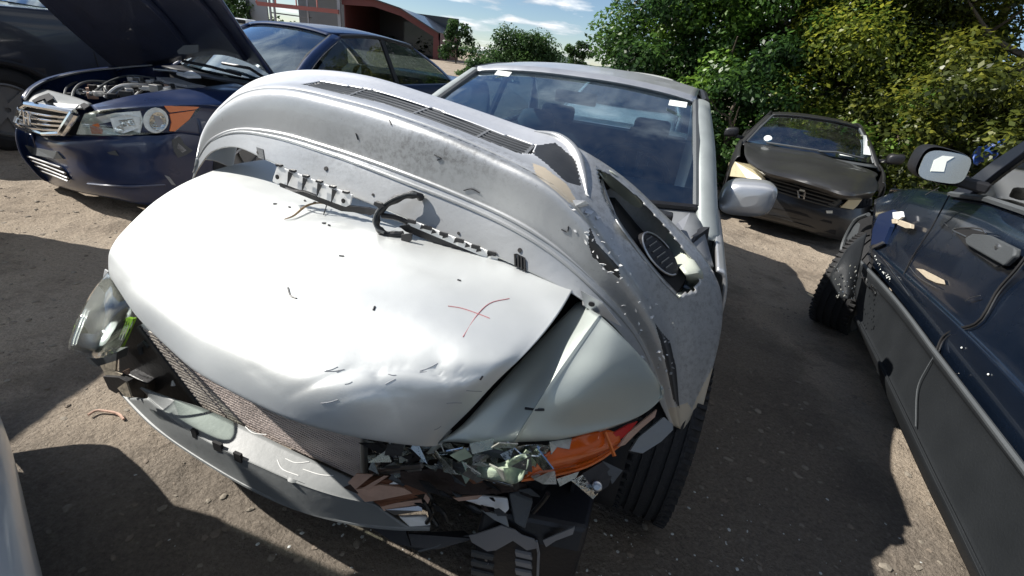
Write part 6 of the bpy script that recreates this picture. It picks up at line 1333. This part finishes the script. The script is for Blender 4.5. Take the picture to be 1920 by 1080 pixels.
M['leaf_yellow'] = leafmat('yellowing_leaves', (.022, .040, .010), (.10, .135, .02), (.38, .39, .045))
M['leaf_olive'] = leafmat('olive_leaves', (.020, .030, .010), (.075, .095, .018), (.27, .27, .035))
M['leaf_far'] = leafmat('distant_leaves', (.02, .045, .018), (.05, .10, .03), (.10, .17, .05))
import array
def crown(name, m, parent, clumps, n_leaf, size, seed, aspect=.5):
    """leaf-sized faces gathered in clumps; clumps = (centre, radius, tone)"""
    r = random.Random(seed); me = bpy.data.meshes.new(name); vs = array.array('f'); tone = []; tot = sum(c[1] ** 2 for c in clumps); off = parent_loc(parent) if parent else Vector((0, 0, 0)); nq = 0
    for c, rad, tn in clumps:
        k = max(8, int(n_leaf * rad * rad / tot)); c = Vector(c)
        for _ in range(k):
            d = Vector((r.gauss(0, 1), r.gauss(0, 1), r.gauss(0, 1))).normalized(); rr = rad * (1 - .75 * r.random() ** 1.8)
            p = c + Vector((d.x * rr, d.y * rr, d.z * rr * .8)) - off
            nrm = (d * .5 + Vector((0, 0, .55)) + Vector((r.uniform(-.7, .7), r.uniform(-.7, .7), r.uniform(-.5, .5)))).normalized()
            t1 = nrm.orthogonal().normalized(); a = r.random() * 6.283; t2 = nrm.cross(t1); e1 = t1 * math.cos(a) + t2 * math.sin(a); e2 = nrm.cross(e1)
            s = size * r.uniform(.45, 1.55); w2 = s * aspect * .5
            for q_ in (p - e1 * s * .5, p + e2 * w2 - nrm * s * .06 - e1 * s * .05, p + e1 * s * .5 - nrm * s * .1, p - e2 * w2 - nrm * s * .06 - e1 * s * .05): vs.extend(q_)
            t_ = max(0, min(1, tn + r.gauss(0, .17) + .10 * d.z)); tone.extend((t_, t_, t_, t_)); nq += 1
    me.vertices.add(nq * 4); me.vertices.foreach_set('co', vs); me.loops.add(nq * 4); me.loops.foreach_set('vertex_index', list(range(nq * 4)))
    me.polygons.add(nq); me.polygons.foreach_set('loop_start', list(range(0, nq * 4, 4))); me.polygons.foreach_set('loop_total', [4] * nq); me.update()
    at = me.attributes.new('tone', 'FLOAT', 'POINT'); at.data.foreach_set('value', tone)
    me.materials.append(M[m]); o = bpy.data.objects.new(name, me); C.objects.link(o); o.parent = parent; return o
def trunk(parent, x, y, z, h, r0, seed, limbs=5, spread=1.2):
    r = random.Random(seed); p = Vector((x, y, z)); pts = [p]
    for i in range(6): p = p + Vector((r.uniform(-.12, .12), r.uniform(-.12, .12), h / 6)); pts.append(p)
    t = MB().tube(curve(pts, 18), r0, 9, r2=r0 * .35).build('trunk', 'bark', parent, smooth=True)
    for i in range(limbs):
        s = pts[2 + i % 4]; a = r.random() * 6.28; L = spread * r.uniform(.6, 1.1); e = s + Vector((math.cos(a) * L, math.sin(a) * L, L * r.uniform(.4, 1)))
        MB().tube(curve([s, s.lerp(e, .5) + Vector((0, 0, -.1)), e], 8), r0 * .4, 6, r2=r0 * .1).build('limb', 'bark', t, smooth=True)
def tree(label, x, y, h, rad, m, n_leaf, size, seed, low=0.0, tone=.45, group=None, kind='tree', nc=40, wide=1.0, bright=None):
    r = random.Random(seed); z = ground_h(x, y) if abs(x) < 20 and abs(y) < 20 else 0
    t = thing(kind, label, 'tree' if kind.endswith('tree') else 'shrub', (x, y, z), group)
    cl = []
    for _ in range(nc):
        k = r.random(); zz = low + (h - low) * k; env = (math.sin(math.pi * min(1, .18 + .82 * k)) ** .6) * rad if low > .5 else rad * (1 - .45 * k ** 2)
        a = r.random() * 6.28; d = env * r.random() ** .45
        tn = tone + r.uniform(-.26, .26)
        cl.append((Vector((x + math.cos(a) * d * wide, y + math.sin(a) * d * .8, z + zz)), rad * r.uniform(.20, .38), tn))
    if bright:
        for (bx, by, bz, br__, bt_) in bright: cl.append((Vector((bx, by, bz)), br__, bt_))
    trunk(t, x, y, z - .05, h * .6, .03 + .014 * h, seed + 1, 6, rad * .7)
    crown('crown', m, t, cl, n_leaf, size, seed + 2); return t
G_ = 'trees and shrubs along the yard edge'
def tp(x, y, Y):     # ground plan position under a sight line at depth Y
    d = ray(x, y); return (EYE + d * (Y / d.y)).x
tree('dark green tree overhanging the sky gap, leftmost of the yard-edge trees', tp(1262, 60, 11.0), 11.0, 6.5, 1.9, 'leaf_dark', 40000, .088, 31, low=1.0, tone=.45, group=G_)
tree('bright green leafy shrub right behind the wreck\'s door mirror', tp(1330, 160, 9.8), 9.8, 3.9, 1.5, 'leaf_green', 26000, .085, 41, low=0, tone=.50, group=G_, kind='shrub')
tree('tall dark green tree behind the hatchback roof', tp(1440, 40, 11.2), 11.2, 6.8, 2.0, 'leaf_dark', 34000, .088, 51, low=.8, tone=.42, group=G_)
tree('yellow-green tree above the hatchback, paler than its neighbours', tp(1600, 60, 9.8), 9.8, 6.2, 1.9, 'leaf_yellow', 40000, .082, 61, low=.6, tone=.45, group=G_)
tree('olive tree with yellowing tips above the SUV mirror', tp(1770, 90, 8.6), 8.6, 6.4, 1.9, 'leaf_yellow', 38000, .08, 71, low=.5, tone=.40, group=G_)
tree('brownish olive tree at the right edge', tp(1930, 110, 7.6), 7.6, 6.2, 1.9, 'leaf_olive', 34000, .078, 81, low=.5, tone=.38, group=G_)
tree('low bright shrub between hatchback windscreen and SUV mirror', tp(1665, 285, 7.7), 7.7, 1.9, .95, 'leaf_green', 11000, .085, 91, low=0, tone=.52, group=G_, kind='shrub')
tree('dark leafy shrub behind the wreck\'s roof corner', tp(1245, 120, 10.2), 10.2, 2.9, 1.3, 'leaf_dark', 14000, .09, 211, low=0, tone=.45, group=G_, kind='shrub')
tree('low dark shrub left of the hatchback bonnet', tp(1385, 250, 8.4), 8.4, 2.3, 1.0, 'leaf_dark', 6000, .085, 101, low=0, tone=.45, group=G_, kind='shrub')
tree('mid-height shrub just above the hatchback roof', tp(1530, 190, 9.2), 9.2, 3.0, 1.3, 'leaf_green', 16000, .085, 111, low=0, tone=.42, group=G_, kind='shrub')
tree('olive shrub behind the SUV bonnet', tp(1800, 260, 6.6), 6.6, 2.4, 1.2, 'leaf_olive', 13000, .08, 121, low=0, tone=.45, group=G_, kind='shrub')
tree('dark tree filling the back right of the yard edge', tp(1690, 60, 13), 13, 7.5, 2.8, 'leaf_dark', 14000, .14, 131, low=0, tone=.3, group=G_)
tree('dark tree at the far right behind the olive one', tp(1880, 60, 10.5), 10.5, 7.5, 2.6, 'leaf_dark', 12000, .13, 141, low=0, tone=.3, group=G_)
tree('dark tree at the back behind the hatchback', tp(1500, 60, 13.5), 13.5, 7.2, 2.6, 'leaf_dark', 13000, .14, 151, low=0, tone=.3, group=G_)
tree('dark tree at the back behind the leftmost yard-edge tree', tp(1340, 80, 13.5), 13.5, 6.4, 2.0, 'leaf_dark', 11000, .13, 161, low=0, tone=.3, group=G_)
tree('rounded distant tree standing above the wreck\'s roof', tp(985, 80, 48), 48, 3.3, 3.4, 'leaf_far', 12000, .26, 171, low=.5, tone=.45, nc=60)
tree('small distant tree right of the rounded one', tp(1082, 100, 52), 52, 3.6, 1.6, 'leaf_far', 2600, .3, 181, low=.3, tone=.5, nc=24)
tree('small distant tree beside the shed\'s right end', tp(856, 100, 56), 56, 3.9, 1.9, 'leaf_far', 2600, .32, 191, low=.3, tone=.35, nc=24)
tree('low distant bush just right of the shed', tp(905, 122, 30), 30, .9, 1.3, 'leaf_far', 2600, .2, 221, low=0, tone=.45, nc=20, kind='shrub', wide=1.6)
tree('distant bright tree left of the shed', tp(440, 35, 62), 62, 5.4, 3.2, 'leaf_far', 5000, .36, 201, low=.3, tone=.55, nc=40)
bp_ = far(1855, 285, 6.0)
bs = thing('plastic_sheet', 'crumpled blue plastic sheet caught in the shrubs beyond the SUV', 'sheet', (bp_.x, 6.0, bp_.z - .1))
g_ = random.Random(3)
patch([[bp_ + Vector((g_.uniform(-.02, .02) + (j - 2) * .07, g_.uniform(-.06, .06), (2 - i) * .055 + (j - 2) * .03 + g_.uniform(-.03, .03))) for j in range(5)] for i in range(5)], 16, 16, 'sheet', 'blueplastic', bs, thick=.003)
r_ = random.Random(8)
cl = [(Vector((-60 + 120 * (i + r_.random()) / 90, 75 + r_.uniform(-3, 3), r_.uniform(.4, 2.0))), r_.uniform(1.0, 1.9), .35 + r_.uniform(-.15, .2)) for i in range(90)]
crown('tree_line', 'leaf_far', None, cl, 12000, .5, 9)['kind'] = 'stuff'
# far hill on the horizon
hm = MB(); N = 60
M['hill'] = mat('distant_wooded_hill', (.05, .075, .06), .9, var=.3, vscale=.02)
hp0 = []
for i in range(N + 1):
    x = -420 + 840 * i / N; hgt = 5 + 5 * math.sin(i * .37) * math.sin(i * .13 + 1) + 3 * math.sin(i * .9)
    hp0 += [Vector((x, 500, -1)), Vector((x, 520, max(2, hgt))), Vector((x, 560, max(1, hgt * .8)))]
hm.add(hp0, [(3 * i + k, 3 * i + 3 + k, 3 * i + 4 + k, 3 * i + 1 + k) for i in range(N) for k in (0, 1)])
ho = hm.build('hills', 'hill', smooth=True); ho['kind'] = 'structure'

wpt = [SF.z(200, 771, .01)] * 3
wr__ = thing('bent_strap', 'thin rusty strap curved on the sunlit dirt in front of the broken headlight', 'strap', wpt[2])
MB().tube(curve([SF.z(x, y, .015) for x, y in [(165, 778), (180, 770), (200, 771), (222, 776), (232, 786)]], 14), .005, 5).build('strap', 'rustpale', wr__, smooth=True)
